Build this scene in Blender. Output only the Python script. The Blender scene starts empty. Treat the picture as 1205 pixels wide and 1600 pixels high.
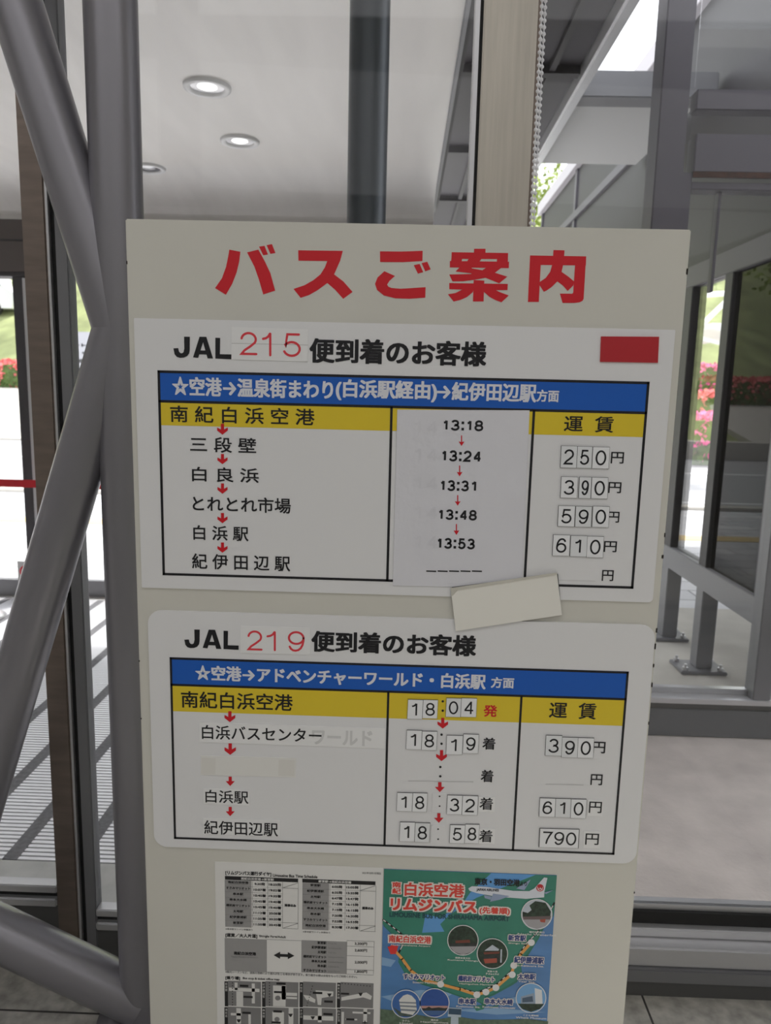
import bpy, bmesh, math, random
from mathutils import Vector, Matrix
random.seed(7)
scene = bpy.context.scene
COL = scene.collection

# ------------------------------------------------------------------ camera
PITCH, ROLL, YAW = math.radians(9.22199), math.radians(1.36103), math.radians(-1.18717)
FPX, CX, CY = 1160.0, 602.5, 800.0
CAM = Vector((0.0, -1.23824, 1.55))
def cam_rows():
    cyw, sy = math.cos(YAW), math.sin(YAW)
    cp, sp = math.cos(PITCH), math.sin(PITCH)
    cr, sr = math.cos(ROLL), math.sin(ROLL)
    A = Matrix(((cyw, -sy, 0), (sy, cyw, 0), (0, 0, 1)))
    Bm = Matrix(((1, 0, 0), (0, 0, -1), (0, 1, 0)))
    P = Matrix(((1, 0, 0), (0, cp, -sp), (0, sp, cp)))
    Rr = Matrix(((cr, -sr, 0), (sr, cr, 0), (0, 0, 1)))
    return Rr @ P @ Bm @ A
CM = cam_rows()
cam_d = bpy.data.cameras.new('camera')
cam = bpy.data.objects.new('camera', cam_d)
COL.objects.link(cam)
rot = Matrix((CM[0], -CM[1], -CM[2])).transposed()
cam.matrix_world = Matrix.Translation(CAM) @ rot.to_4x4()
cam_d.sensor_fit = 'VERTICAL'
cam_d.sensor_height = 36.0
cam_d.lens = FPX / 1600.0 * 36.0
cam_d.clip_start = 0.02
cam_d.dof.use_dof = True
cam_d.dof.focus_distance = 1.28
cam_d.dof.aperture_fstop = 7.0
scene.camera = cam

# ------------------------------------------------------------------ light
scene.view_settings.view_transform = 'Standard'
scene.view_settings.look = 'None'
scene.view_settings.exposure = 0.0
scene.view_settings.gamma = 1.0
scene.view_settings.use_curve_mapping = False
world = bpy.data.worlds.new('overcast_sky')
scene.world = world
world.use_nodes = True
wn = world.node_tree
wn.nodes['Background'].inputs['Color'].default_value = (0.93, 0.96, 1.0, 1)
wn.nodes['Background'].inputs['Strength'].default_value = 2.2
def sun_lamp():
    l = bpy.data.lights.new('sun', 'SUN'); l.energy = 6.5; l.angle = math.radians(6); l.color = (1, .97, .92)
    o = bpy.data.objects.new('sun', l); COL.objects.link(o)
    o.location = (0, 0, 30)
    o.rotation_euler = Vector((-0.35, -0.55, -1)).to_track_quat('-Z', 'Y').to_euler()
sun_lamp()
def hall_fill(name, x, y, z, w, h, e, col=(.99, .99, 1.0), rz=0):
    l = bpy.data.lights.new(name, 'AREA'); l.shape = 'RECTANGLE'; l.size = w; l.size_y = h; l.energy = e; l.color = col
    o = bpy.data.objects.new(name, l); COL.objects.link(o); o.location = (x, y, z); o.rotation_euler = (0, 0, math.radians(rz))
hall_fill('hall_fill_light', -.3, -4.2, 3.55, 9.0, 3.0, 57, rz=-6)  # unseen area light, added and sized for board light and glass reflections
hall_fill('hall_fill_light', 0.0, -1.55, 3.55, 5.0, 0.9, 21)  # second unseen light, added so the board darkens towards its foot

# ------------------------------------------------------------------ helpers
def ray(x, y):
    v = Vector(((x - CX) / FPX, (y - CY) / FPX, 1.0))
    return CM.transposed() @ v
def at_y(x, y, Y):
    r = ray(x, y); k = (Y - CAM.y) / r.y
    return CAM + r * k
def B(x, y):
    p = at_y(x, y, 0.0)
    return (p.x, p.z)
def lin(c):
    c = c / 255.0
    return c / 12.92 if c <= 0.04045 else ((c + 0.055) / 1.055) ** 2.4
def rgb(r, g, b): return (lin(r), lin(g), lin(b), 1)

MATS = {}
def mat(name, col, rough=0.6, metal=0.0, spec=0.5, noise=None, bump=None):
    """noise=(scale, amount, detail, stretch xyz)   bump=(scale, strength)"""
    if name in MATS: return MATS[name]
    m = bpy.data.materials.new(name); m.use_nodes = True
    nt = m.node_tree; b = nt.nodes['Principled BSDF']
    b.inputs['Base Color'].default_value = col
    b.inputs['Roughness'].default_value = rough
    b.inputs['Metallic'].default_value = metal
    b.inputs['Specular IOR Level'].default_value = spec
    if noise:
        tc = nt.nodes.new('ShaderNodeTexCoord'); mp = nt.nodes.new('ShaderNodeMapping')
        n = nt.nodes.new('ShaderNodeTexNoise'); n.inputs['Scale'].default_value = noise[0]; n.inputs['Detail'].default_value = noise[2]
        mp.inputs['Scale'].default_value = noise[3] if len(noise) > 3 else (1, 1, 1)
        nt.links.new(tc.outputs['Object'], mp.inputs['Vector']); nt.links.new(mp.outputs['Vector'], n.inputs['Vector'])
        r = nt.nodes.new('ShaderNodeValToRGB')
        a = noise[1]
        r.color_ramp.elements[0].position = 0.3; r.color_ramp.elements[1].position = 0.7
        r.color_ramp.elements[0].color = (col[0] * (1 - a), col[1] * (1 - a), col[2] * (1 - a), 1)
        r.color_ramp.elements[1].color = (min(1, col[0] * (1 + a)), min(1, col[1] * (1 + a)), min(1, col[2] * (1 + a)), 1)
        nt.links.new(n.outputs['Fac'], r.inputs['Fac']); nt.links.new(r.outputs['Color'], b.inputs['Base Color'])
    if bump:
        n2 = nt.nodes.new('ShaderNodeTexNoise'); n2.inputs['Scale'].default_value = bump[0]; n2.inputs['Detail'].default_value = 4
        tc2 = nt.nodes.new('ShaderNodeTexCoord'); nt.links.new(tc2.outputs['Object'], n2.inputs['Vector'])
        bp = nt.nodes.new('ShaderNodeBump'); bp.inputs['Strength'].default_value = bump[1]; bp.inputs['Distance'].default_value = 0.01
        nt.links.new(n2.outputs['Fac'], bp.inputs['Height']); nt.links.new(bp.outputs['Normal'], b.inputs['Normal'])
    MATS[name] = m
    return m
def glass_mat(name, tint=(1, 1, 1, 1), ior=1.45, gloss=1.0):
    if name in MATS: return MATS[name]
    m = bpy.data.materials.new(name); m.use_nodes = True
    nt = m.node_tree; nt.nodes.clear()
    out = nt.nodes.new('ShaderNodeOutputMaterial'); mix = nt.nodes.new('ShaderNodeMixShader')
    tr = nt.nodes.new('ShaderNodeBsdfTransparent'); tr.inputs['Color'].default_value = tint
    gl = nt.nodes.new('ShaderNodeBsdfGlossy'); gl.inputs['Roughness'].default_value = 0.0
    gl.inputs['Color'].default_value = (gloss, gloss, gloss, 1)
    lw = nt.nodes.new('ShaderNodeLayerWeight'); lw.inputs['Blend'].default_value = .5
    pw_ = nt.nodes.new('ShaderNodeMath'); pw_.operation = 'POWER'; pw_.inputs[1].default_value = 5.0
    ma = nt.nodes.new('ShaderNodeMath'); ma.operation = 'MULTIPLY_ADD'; r0 = ((ior - 1) / (ior + 1)) ** 2
    ma.inputs[1].default_value = 1 - r0; ma.inputs[2].default_value = r0
    nt.links.new(lw.outputs['Facing'], pw_.inputs[0]); nt.links.new(pw_.outputs[0], ma.inputs[0])
    nt.links.new(ma.outputs[0], mix.inputs[0]); nt.links.new(tr.outputs[0], mix.inputs[1]); nt.links.new(gl.outputs[0], mix.inputs[2])
    nt.links.new(mix.outputs[0], out.inputs['Surface'])
    MATS[name] = m
    return m
def emit_mat(name, col, s):
    m = bpy.data.materials.new(name); m.use_nodes = True
    b = m.node_tree.nodes['Principled BSDF']
    b.inputs['Base Color'].default_value = col; b.inputs['Emission Color'].default_value = col; b.inputs['Emission Strength'].default_value = s
    MATS[name] = m
    return m

WORLD = {}                       # world location of every object made here
class MB:
    """collects polygons in world space, then links them as ONE mesh object"""
    def __init__(self): self.v = []; self.f = []; self.mi = []; self.sm = []
    def face(self, pts, mi=0, smooth=False):
        n = len(self.v); self.v += [tuple(p) for p in pts]; self.f.append(tuple(range(n, n + len(pts)))); self.mi.append(mi); self.sm.append(smooth)
    def mesh(self, vs, fs, mi=0, smooth=False):
        n = len(self.v); self.v += [tuple(p) for p in vs]
        for f in fs: self.f.append(tuple(i + n for i in f)); self.mi.append(mi); self.sm.append(smooth)
    def flat(self, pts, y, mi=0):                     # polygon in a plane facing the viewer (-Y)
        a = sum(pts[i][0] * pts[(i + 1) % len(pts)][1] - pts[(i + 1) % len(pts)][0] * pts[i][1] for i in range(len(pts)))
        if a < 0: pts = pts[::-1]
        self.face([(p[0], y, p[1]) for p in pts], mi)
    def slab(self, pts, y0, y1, mi=0, side=None):     # extruded plate, front at y0 (nearer), back at y1
        a = sum(pts[i][0] * pts[(i + 1) % len(pts)][1] - pts[(i + 1) % len(pts)][0] * pts[i][1] for i in range(len(pts)))
        if a < 0: pts = pts[::-1]
        s = mi if side is None else side
        self.face([(p[0], y0, p[1]) for p in pts], mi)
        self.face([(p[0], y1, p[1]) for p in pts[::-1]], s)
        for i in range(len(pts)):
            p, q = pts[i], pts[(i + 1) % len(pts)]
            self.face([(q[0], y0, q[1]), (p[0], y0, p[1]), (p[0], y1, p[1]), (q[0], y1, q[1])], s)
    def box(self, x0, x1, y0, y1, z0, z1, mi=0):
        vs = [(x, y, z) for x in (x0, x1) for y in (y0, y1) for z in (z0, z1)]
        self.mesh(vs, [(0, 1, 3, 2), (4, 6, 7, 5), (0, 4, 5, 1), (2, 3, 7, 6), (0, 2, 6, 4), (1, 5, 7, 3)], mi)
    def bbox(self, x0, x1, y0, y1, z0, z1, r=0.003, mi=0):   # box with eased edges
        bm = bmesh.new(); bmesh.ops.create_cube(bm, size=1)
        for v in bm.verts: v.co = Vector(((x0 + x1) / 2 + v.co.x * (x1 - x0), (y0 + y1) / 2 + v.co.y * (y1 - y0), (z0 + z1) / 2 + v.co.z * (z1 - z0)))
        bmesh.ops.bevel(bm, geom=bm.edges[:], offset=r, segments=2, affect='EDGES')
        bm.verts.index_update()
        self.mesh([v.co.copy() for v in bm.verts], [[v.index for v in f.verts] for f in bm.faces], mi, False); bm.free()
    def tube(self, p, q, r, n=32, mi=0, cap=True, r2=None):
        p, q = Vector(p), Vector(q); d = (q - p).normalized()
        u = d.orthogonal().normalized(); w = d.cross(u); r2 = r if r2 is None else r2
        ring = [u * math.cos(2 * math.pi * i / n) + w * math.sin(2 * math.pi * i / n) for i in range(n)]
        vs = [p + c * r for c in ring] + [q + c * r2 for c in ring]
        self.mesh(vs, [(i, (i + 1) % n, n + (i + 1) % n, n + i) for i in range(n)], mi, True)
        if cap:
            self.face([vs[i] for i in range(n)][::-1], mi); self.face([vs[n + i] for i in range(n)], mi)
    def lathe(self, c, prof, n=40, mi=0, smooth=True):    # prof: list of (radius, z)
        c = Vector(c); vs = []; m = len(prof)
        for i in range(n):
            a = 2 * math.pi * i / n
            for r, z in prof: vs.append(c + Vector((r * math.cos(a), r * math.sin(a), z)))
        fs = [(i * m + j, ((i + 1) % n) * m + j, ((i + 1) % n) * m + j + 1, i * m + j + 1) for i in range(n) for j in range(m - 1)]
        self.mesh(vs, fs, mi, smooth)
    def ball(self, c, r, mi=0, n=8, m=6, sc=(1, 1, 1)):
        c = Vector(c); vs = [c + Vector((0, 0, r * sc[2]))]
        for j in range(1, m):
            t = math.pi * j / m
            for i in range(n):
                a = 2 * math.pi * i / n
                vs.append(c + Vector((r * sc[0] * math.sin(t) * math.cos(a), r * sc[1] * math.sin(t) * math.sin(a), r * sc[2] * math.cos(t))))
        vs.append(c - Vector((0, 0, r * sc[2])))
        fs = [(0, 1 + i, 1 + (i + 1) % n) for i in range(n)]
        for j in range(m - 2):
            for i in range(n):
                a = 1 + j * n; fs.append((a + i, a + n + i, a + n + (i + 1) % n, a + (i + 1) % n))
        e = len(vs) - 1; a = 1 + (m - 2) * n
        fs += [(a + i, e, a + (i + 1) % n) for i in range(n)]
        self.mesh(vs, fs, mi, True)
    def build(self, name, mats, parent=None, origin=None):
        if not isinstance(mats, (list, tuple)): mats = [mats]
        me = bpy.data.meshes.new(name)
        if parent is not None: o0 = WORLD[parent.name]
        elif origin is not None: o0 = Vector(origin)
        else:
            xs = [v[0] for v in self.v]; ys = [v[1] for v in self.v]; zs = [v[2] for v in self.v]
            o0 = Vector(((min(xs) + max(xs)) / 2, (min(ys) + max(ys)) / 2, min(zs)))
        me.from_pydata([Vector(v) - o0 for v in self.v], [], self.f)
        for m in mats: me.materials.append(m)
        me.polygons.foreach_set('material_index', self.mi)
        me.polygons.foreach_set('use_smooth', self.sm)
        me.update()
        o = bpy.data.objects.new(name, me); COL.objects.link(o)
        if parent is not None: o.parent = parent
        else: o.location = o0
        WORLD[o.name] = o0
        return o
def tag(o, label=None, cat=None, group=None, kind=None):
    if label: o['label'] = label
    if cat: o['category'] = cat
    if group: o['group'] = group
    if kind: o['kind'] = kind
    return o
def thing(name, label, cat, loc, group=None, kind=None):
    o = bpy.data.objects.new(name, None); COL.objects.link(o); o.location = loc
    o.empty_display_size = 0.05
    WORLD[o.name] = Vector(loc)
    return tag(o, label, cat, group, kind)

# ------------------------------------------------------------------ lettering (built-in font, turned into mesh)
GLY = {}
def glyphs(s):
    if s not in GLY:
        c = bpy.data.curves.new('t', 'FONT'); c.body = s; c.resolution_u = 4
        o = bpy.data.objects.new('t', c); COL.objects.link(o)
        dg = bpy.context.evaluated_depsgraph_get(); dg.update()
        me = bpy.data.meshes.new_from_object(o.evaluated_get(dg))
        vs = [(v.co.x, v.co.y) for v in me.vertices]; fs = [tuple(p.vertices) for p in me.polygons]
        bpy.data.objects.remove(o); bpy.data.curves.remove(c); bpy.data.meshes.remove(me)
        GLY[s] = (vs, fs)
    return GLY[s]
def write(mb, s, x0, x1, y0, y1, Y, mi=0, bold=0.0, boldy=None, box=None, tilt=0.0):
    """text fitted to a box on the board; x0..y1 are photograph measurements on the board plane, y at the middle of the run"""
    vs, fs = glyphs(s)
    if not vs: return
    if box: X0, X1, Z0, Z1 = box
    else:
        xm = (x0 + x1) / 2; ym = (y0 + y1) / 2; sl = 0.0158 + (ym - 350) * 2.24e-5
        X0 = B(x0, ym - (xm - x0) * sl)[0]; X1 = B(x1, ym + (x1 - xm) * sl)[0]
        Z0 = B(xm, y1)[1]; Z1 = B(xm, y0)[1]
    h = Z1 - Z0
    e = bold * h; ey = e if boldy is None else boldy * h
    a0 = min(v[0] for v in vs); a1 = max(v[0] for v in vs); b0 = min(v[1] for v in vs); b1 = max(v[1] for v in vs)
    sx = (X1 - X0 - 2 * e) / max(1e-6, a1 - a0); sz = (h - 2 * ey) / max(1e-6, b1 - b0)
    ct, st = math.cos(tilt), math.sin(tilt); xc, zc = (X0 + X1) / 2, (Z0 + Z1) / 2
    offs = [(0, 0)]
    if e > 0:
        offs += [(e * math.cos(k * math.pi / 8), ey * math.sin(k * math.pi / 8)) for k in range(16)]
        offs += [(e * .95 * sgx, ey * .95 * sgy) for sgx in (-1, 1) for sgy in (-1, 1)]
    for k, (ox, oz) in enumerate(offs):
        pts = []
        for v in vs:
            x = X0 + e + (v[0] - a0) * sx + ox; z = Z0 + ey + (v[1] - b0) * sz + oz
            dx, dz = x - xc, z - zc
            pts.append((xc + dx * ct - dz * st, Y - k * 3e-6, zc + dx * st + dz * ct))
        mb.mesh(pts, fs, mi)
def ell(cx, cy, rx, ry, a0, a1, n=18):
    return [(cx + rx * math.cos(math.radians(a0 + (a1 - a0) * k / n)), cy + ry * math.sin(math.radians(a0 + (a1 - a0) * k / n))) for k in range(n + 1)]
SIX = [(.93, .79), (.84, .91), (.70, .985), (.54, 1.0), (.36, .965), (.20, .86), (.09, .69), (.035, .50), (.02, .32)]
STROKES = {
    '0': [ell(.5, .5, .5, .5, 0, 360, 32)], '1': [[(.0, .76), (.30, .79), (.55, .87), (.72, 1.0)], [(.76, 1.0), (.76, 0)]],
    '2': [ell(.5, .70, .47, .30, 172, -32) + [(.60, .36), (.22, .17), (.03, .0), (1, 0)]],
    '3': [ell(.48, .75, .43, .25, 165, -82) + ell(.48, .265, .51, .265, 82, -165)],
    '4': [[(.76, -.04), (.76, 1.04)], [(.74, .98), (.06, .30)], [(-.02, .27), (1.04, .27)]],
    '5': [[(.93, 1), (.20, 1), (.09, .50)] + ell(.48, .32, .51, .32, 142, -158)],
    '6': [SIX, ell(.5, .315, .48, .315, 0, 360, 28)], '9': [[(1 - x, 1 - y) for x, y in SIX], ell(.5, .685, .48, .315, 0, 360, 28)],
    '7': [[(0, 1), (1, 1), (.72, .68), (.50, .34), (.40, 0)]],
    '8': [ell(.5, .755, .42, .245, 0, 360, 28), ell(.5, .265, .5, .265, 0, 360, 28)],
    'J': [[(.9, 1), (.9, .34)] + ell(.46, .30, .44, .30, 0, -180, 14) + [(.02, .36)]],
    'A': [[(0, -.08), (.5, 1), (1, -.08)], [(.17, .27), (.83, .27)]], 'L': [[(0, 1), (0, 0), (1, 0)]],
}
def thick(mb, pts, w, Y, mi, rnd=False):
    P = [Vector(p) for p in pts]; closed = (P[0] - P[-1]).length < 1e-6
    if closed: P = P[:-1]
    n = len(P); Ls, Rs = [], []
    for i in range(n):
        d1 = (P[i] - P[i - 1]).normalized() if (i > 0 or closed) else None
        d2 = (P[(i + 1) % n] - P[i]).normalized() if (i < n - 1 or closed) else None
        d1 = d1 or d2; d2 = d2 or d1
        n1 = Vector((-d1.y, d1.x)); n2 = Vector((-d2.y, d2.x)); b = n1 + n2
        if b.length < 1e-5: b = n1
        b.normalize(); k = min(2.6, 1 / max(.2, b.dot(n1)))
        Ls.append(P[i] + b * w / 2 * k); Rs.append(P[i] - b * w / 2 * k)
    for i in range(n if closed else n - 1):
        j = (i + 1) % n; mb.flat([tuple(Rs[i]), tuple(Rs[j]), tuple(Ls[j]), tuple(Ls[i])], Y, mi)
    if rnd and not closed:
        for p in (P[0], P[-1]): mb.flat([(p.x + w / 2 * math.cos(a * .5236), p.y + w / 2 * math.sin(a * .5236)) for a in range(12)], Y - 3e-6, mi)
def draw(mb, s, box, w, Y, mi=0, rnd=False, gap=.16, widths=None):
    """monoline digits and capitals fitted to box (X0, X1, Z0, Z1); w = stroke width as a share of the height"""
    X0, X1, Z0, Z1 = box; H = Z1 - Z0; t = w * H
    adv = [(.42 if c == ':' else .8 if c in 'A' else 1.0) for c in s] if not widths else widths
    tot = sum(adv) + gap * (len(s) - 1); u = (X1 - X0) / tot; x = X0
    for k, c in enumerate(s):
        cw = adv[k] * u
        if c == ':':
            for zz in (.16, .74):
                cx, cz = x + cw / 2, Z0 + zz * H; r = t * .62; mb.flat(rect(cx - r, cx + r, cz - r, cz + r), Y, mi)
        else:
            a, b = x + t / 2, x + cw - t / 2
            if c == '1': m_ = (a + b) / 2; hw = (b - a) * .36; a, b = m_ - hw * 1.1, m_ + hw * .9
            for q, path in enumerate(STROKES[c]):
                thick(mb, [(a + (b - a) * px, Z0 + t / 2 + (H - t) * pz) for px, pz in path], t, Y - q * 3e-6, mi, rnd)
        x += cw + gap * u
CAPS = [[(145, 132), (190, 132), (187, 235), (182, 262), (166, 283), (140, 295), (110, 298), (84, 290), (68, 270), (60, 225), (98, 222), (103, 248), (113, 260), (126, 262), (138, 254), (145, 225)],
    [(265, 130), (318, 130), (368, 297), (325, 297), (292, 172), (252, 295), (212, 292)], [(264, 236), (318, 236), (325, 267), (256, 267)], [(388, 135), (425, 136), (422, 262), (512, 262), (512, 300), (386, 297)]]
def caps(mb, box, Y):
    X0, X1, Z0, Z1 = box
    for q, P in enumerate(CAPS): mb.flat([(X0 + (X1 - X0) * (x - 60) / 452, Z1 - (Z1 - Z0) * (y - 130) / 170) for x, y in P], Y - q * 4e-6)
def pbox(x0, x1, y0, y1):
    xm = (x0 + x1) / 2; ym = (y0 + y1) / 2
    return (B(x0, ym)[0], B(x1, ym)[0], B(xm, y1)[1], B(xm, y0)[1])
def down_arrow(mb, x, y0, y1, Y, mi, kind='open', w=None):
    h = y1 - y0; w = w or h * 0.98
    xm = x
    if kind == 'open':
        t = w * 0.15
        P = [(-t, 0), (t, 0), (t, .52 * h), (w / 2, .34 * h), (w / 2, .62 * h), (0, h), (-w / 2, .62 * h), (-w / 2, .34 * h), (-t, .52 * h)]
    elif kind == 'block':
        t = w * 0.17
        P = [(-t, 0), (t, 0), (t, .48 * h), (w / 2, .48 * h), (0, h), (-w / 2, .48 * h), (-t, .48 * h)]
    else:                                   # thin
        t = w * 0.09
        P = [(-t, 0), (t, 0), (t, .62 * h), (w / 2, .58 * h), (0, h), (-w / 2, .58 * h), (-t, .62 * h)]
    mb.flat([B(xm + a, y0 + b) for a, b in P], Y, mi)
def quad(tl, tr, br, bl): return [B(*tl), B(*tr), B(*br), B(*bl)]
def rect(X0, X1, Z0, Z1): return [(X0, Z0), (X1, Z0), (X1, Z1), (X0, Z1)]
def rrect(X0, X1, Z0, Z1, rs):              # rs: radii bl, br, tr, tl
    P = []
    for (cx, cz, a0, r) in ((X0, Z0, 180, rs[0]), (X1, Z0, 270, rs[1]), (X1, Z1, 0, rs[2]), (X0, Z1, 90, rs[3])):
        if r <= 0: P.append((cx, cz)); continue
        ox = cx + (r if cx == X0 else -r); oz = cz + (r if cz == Z0 else -r)
        for k in range(7):
            a = math.radians(a0 + 15 * k); P.append((ox + r * math.cos(a), oz + r * math.sin(a)))
    return P
def frame_rect(mb, X0, X1, Z0, Z1, t, Y, mi=0):
    mb.flat(rect(X0, X1, Z1 - t, Z1), Y, mi); mb.flat(rect(X0, X1, Z0, Z0 + t), Y, mi)
    mb.flat(rect(X0, X0 + t, Z0, Z1), Y, mi); mb.flat(rect(X1 - t, X1, Z0, Z1), Y, mi)

# ------------------------------------------------------------------ materials
CREAM = mat('cream_paint', rgb(214, 212, 203), .45, noise=(6, .02, 3))
WHITE = mat('white_vinyl', rgb(232, 232, 233), .45)
WHITE2 = mat('white_tape', rgb(240, 240, 240), .4)
PAPER = mat('white_paper', rgb(232, 231, 228), .7)
TILE = mat('tile_white', rgb(243, 244, 246), .35)
TILE2 = mat('tile_grey_white', rgb(233, 235, 237), .35)
RUBBER = mat('magnet_rubber', rgb(95, 95, 95), .8)
BLACK = mat('black_print', rgb(16, 16, 22), .5)
INK = mat('grey_ink', rgb(70, 70, 72), .6)
GHOST = mat('faded_print', rgb(216, 216, 216), .5)
RED = mat('red_vinyl', rgb(212, 14, 34), .45)
PINKRED = mat('red_thin_print', rgb(226, 60, 72), .5)
DARKRED = mat('red_magnet', rgb(184, 34, 44), .5)
BLUE = mat('blue_print', rgb(12, 92, 190), .45)
YELLOW = mat('yellow_print', rgb(230, 203, 46), .45)
BLUETEXT = mat('pale_print', rgb(226, 228, 236), .5)
TUBE = mat('grey_metallic_paint', rgb(138, 136, 142), .32, metal=.5)
STEEL = mat('brushed_steel', rgb(184, 178, 168), .42, metal=.75, noise=(9, .06, 4, (12, 12, .6)))
STEEL_REFL = mat('steel_brown_reflection', rgb(128, 116, 108), .38, metal=.6, noise=(9, .12, 4, (1, 1, 6)))  # stainless steel with the brown it reflects put into its base colour
ALU = mat('aluminium', rgb(205, 205, 208), .35, metal=.7)
ALUD = mat('grey_aluminium', rgb(128, 128, 132), .5, metal=.4)
KICK = mat('kick_plate', rgb(92, 92, 92), .5, metal=.3)
SEAL = mat('black_seal', rgb(14, 14, 14), .6)
DARKFR = mat('dark_frame_paint', rgb(82, 79, 87), .5)
DARKPN = mat('dark_panel', rgb(44, 42, 47), .55)
SOFFIT = mat('dark_soffit', rgb(62, 59, 65), .6)
CEIL = mat('white_ceiling_board', rgb(236, 233, 230), .42, noise=(2.2, .05, 5, (3, .5, 1)))
CONC = mat('concrete', rgb(176, 168, 164), .85, noise=(5, .14, 8), bump=(60, .25))
PLINTH = mat('pale_concrete', rgb(196, 192, 184), .85, noise=(4, .08, 8), bump=(50, .2))
GLASS = glass_mat('clear_glass')
GLASS1 = glass_mat('thin_glass', ior=1.27)
TINT = glass_mat('green_tinted_glass', (.02, .045, .042, 1), 1.3, .5)
LOUV = mat('dark_trim', rgb(58, 56, 60), .6)
WHITEPAINT = mat('white_paint', rgb(235, 235, 236), .5)
IWALL = mat('hall_wall', rgb(205, 203, 200), .8)
ICEIL = mat('hall_ceiling', rgb(215, 212, 208), .8)

def tile_floor_mat():
    m = bpy.data.materials.new('floor_tile'); m.use_nodes = True; nt = m.node_tree; b = nt.nodes['Principled BSDF']
    tc = nt.nodes.new('ShaderNodeTexCoord'); mp = nt.nodes.new('ShaderNodeMapping')
    mp.inputs['Location'].default_value = (-0.068, -0.373, 0)
    br = nt.nodes.new('ShaderNodeTexBrick'); br.offset = 0.0
    br.inputs['Scale'].default_value = 1; br.inputs['Brick Width'].default_value = .6; br.inputs['Row Height'].default_value = .6
    br.inputs['Mortar Size'].default_value = .003; br.inputs['Mortar'].default_value = rgb(52, 50, 48)
    n = nt.nodes.new('ShaderNodeTexNoise'); n.inputs['Scale'].default_value = 26; n.inputs['Detail'].default_value = 10
    r = nt.nodes.new('ShaderNodeValToRGB'); r.color_ramp.elements[0].color = rgb(138, 136, 130); r.color_ramp.elements[1].color = rgb(188, 185, 178)
    r.color_ramp.elements[0].position = .3; r.color_ramp.elements[1].position = .7
    nt.links.new(tc.outputs['Object'], mp.inputs[0]); nt.links.new(mp.outputs[0], br.inputs[0])
    nt.links.new(tc.outputs['Object'], n.inputs['Vector']); nt.links.new(n.outputs['Fac'], r.inputs[0])
    nt.links.new(r.outputs[0], br.inputs['Color1']); nt.links.new(r.outputs[0], br.inputs['Color2'])
    nt.links.new(br.outputs[0], b.inputs['Base Color']); b.inputs['Roughness'].default_value = .55
    return m
def paving_mat():
    m = bpy.data.materials.new('outdoor_paving'); m.use_nodes = True; nt = m.node_tree; b = nt.nodes['Principled BSDF']
    tc = nt.nodes.new('ShaderNodeTexCoord'); br = nt.nodes.new('ShaderNodeTexBrick'); br.offset = .5
    br.inputs['Scale'].default_value = 1; br.inputs['Brick Width'].default_value = .6; br.inputs['Row Height'].default_value = .3
    br.inputs['Mortar Size'].default_value = .008
    br.inputs['Color1'].default_value = rgb(200, 200, 204); br.inputs['Color2'].default_value = rgb(222, 222, 224); br.inputs['Mortar'].default_value = rgb(128, 128, 132)
    nt.links.new(tc.outputs['Object'], br.inputs[0]); nt.links.new(br.outputs[0], b.inputs['Base Color']); b.inputs['Roughness'].default_value = .7
    return m

# ------------------------------------------------------------------ the setting
def struct(o): o['kind'] = 'structure'; return o
m = MB(); m.box(-5, 5, -6, .6, -.1, 0); struct(m.build('floor', tile_floor_mat(), origin=(0, 0, 0)))
m = MB(); m.box(-5, 5, -6, .62, 3.6, 3.7); struct(m.build('ceiling', ICEIL))
m = MB(); m.box(-5, 5, -6.1, -6, 0, 3.6); struct(m.build('wall_back', IWALL))
m = MB(); m.box(-5.1, -5, -6, 4.2, 0, 3.6); struct(m.build('wall_left', IWALL))
m = MB(); m.box(5, 5.1, -6, .6, 0, 3.6); struct(m.build('wall_right', IWALL))

# curtain wall between hall and outside: window_1 .. 3 with their posts and the sill
YW = .55
def sill_strip(x0, x1, ztop, nm):
    m = MB()
    m.bbox(x0, x1, .55, .585, ztop - .022, ztop, .003, 0)          # silver ledge
    m.box(x0, x1, .56, .60, ztop - .036, ztop - .022, 1)          # dark groove
    m.bbox(x0, x1, .545, .60, ztop - .06, ztop - .036, .004, 0)
    m.box(x0, x1, .555, .60, 0, ztop - .06, 2)
    return struct(m.build(nm, [ALU, SEAL, KICK]))
sill_strip(-5, -.899, .215, 'baseboard_left')
sill_strip(-.795, .135, .15, 'baseboard_front')
m = MB()
m.box(.28, 5, .56, .60, .165, .20, 1); m.bbox(.28, 5, .54, .60, .14, .165, .003, 0); m.bbox(.28, 5, .50, .60, .085, .14, .004, 0)
m.bbox(.28, 5, .49, .60, .045, .085, .004, 3); m.box(.28, 5, .50, .60, 0, .045, 2); m.box(.28, 5, .57, .60, .20, .215, 0)
struct(m.build('baseboard_right', [ALU, SEAL, KICK, ALUD]))
def pane(x0, x1, z0, z1, y, nm, g):
    m = MB(); m.box(x0, x1, y, y + .01, z0, z1); return struct(m.build(nm, g))
w1 = pane(-5, -.899, .215, 3.6, .572, 'window_1', GLASS1)
w2 = pane(-.795, .135, .15, 3.6, .572, 'window_2', GLASS1)
w3 = pane(.281, 5, .215, 3.6, .572, 'window_3', GLASS1)
m = MB()
m.bbox(-.899, -.843, .55, .62, 0, 3.6, .003, 0); m.bbox(-.843, -.837, .552, .60, 0, 3.6, .001, 1)
m.box(-.837, -.825, .565, .60, 0, 3.6, 2); m.bbox(-.825, -.795, .555, .595, 0, 3.6, .003, 3)
struct(m.build('trim_1', [STEEL_REFL, ALU, SEAL, ALUD]))
m = MB()
m.bbox(.135, .146, .56, .60, 0, 3.6, .002, 1); m.box(.146, .153, .565, .60, 0, 3.6, 2)
m.bbox(.153, .272, .55, .66, 0, 3.6, .003, 0); m.bbox(.272, .281, .555, .60, 0, 3.6, .002, 3)
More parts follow.
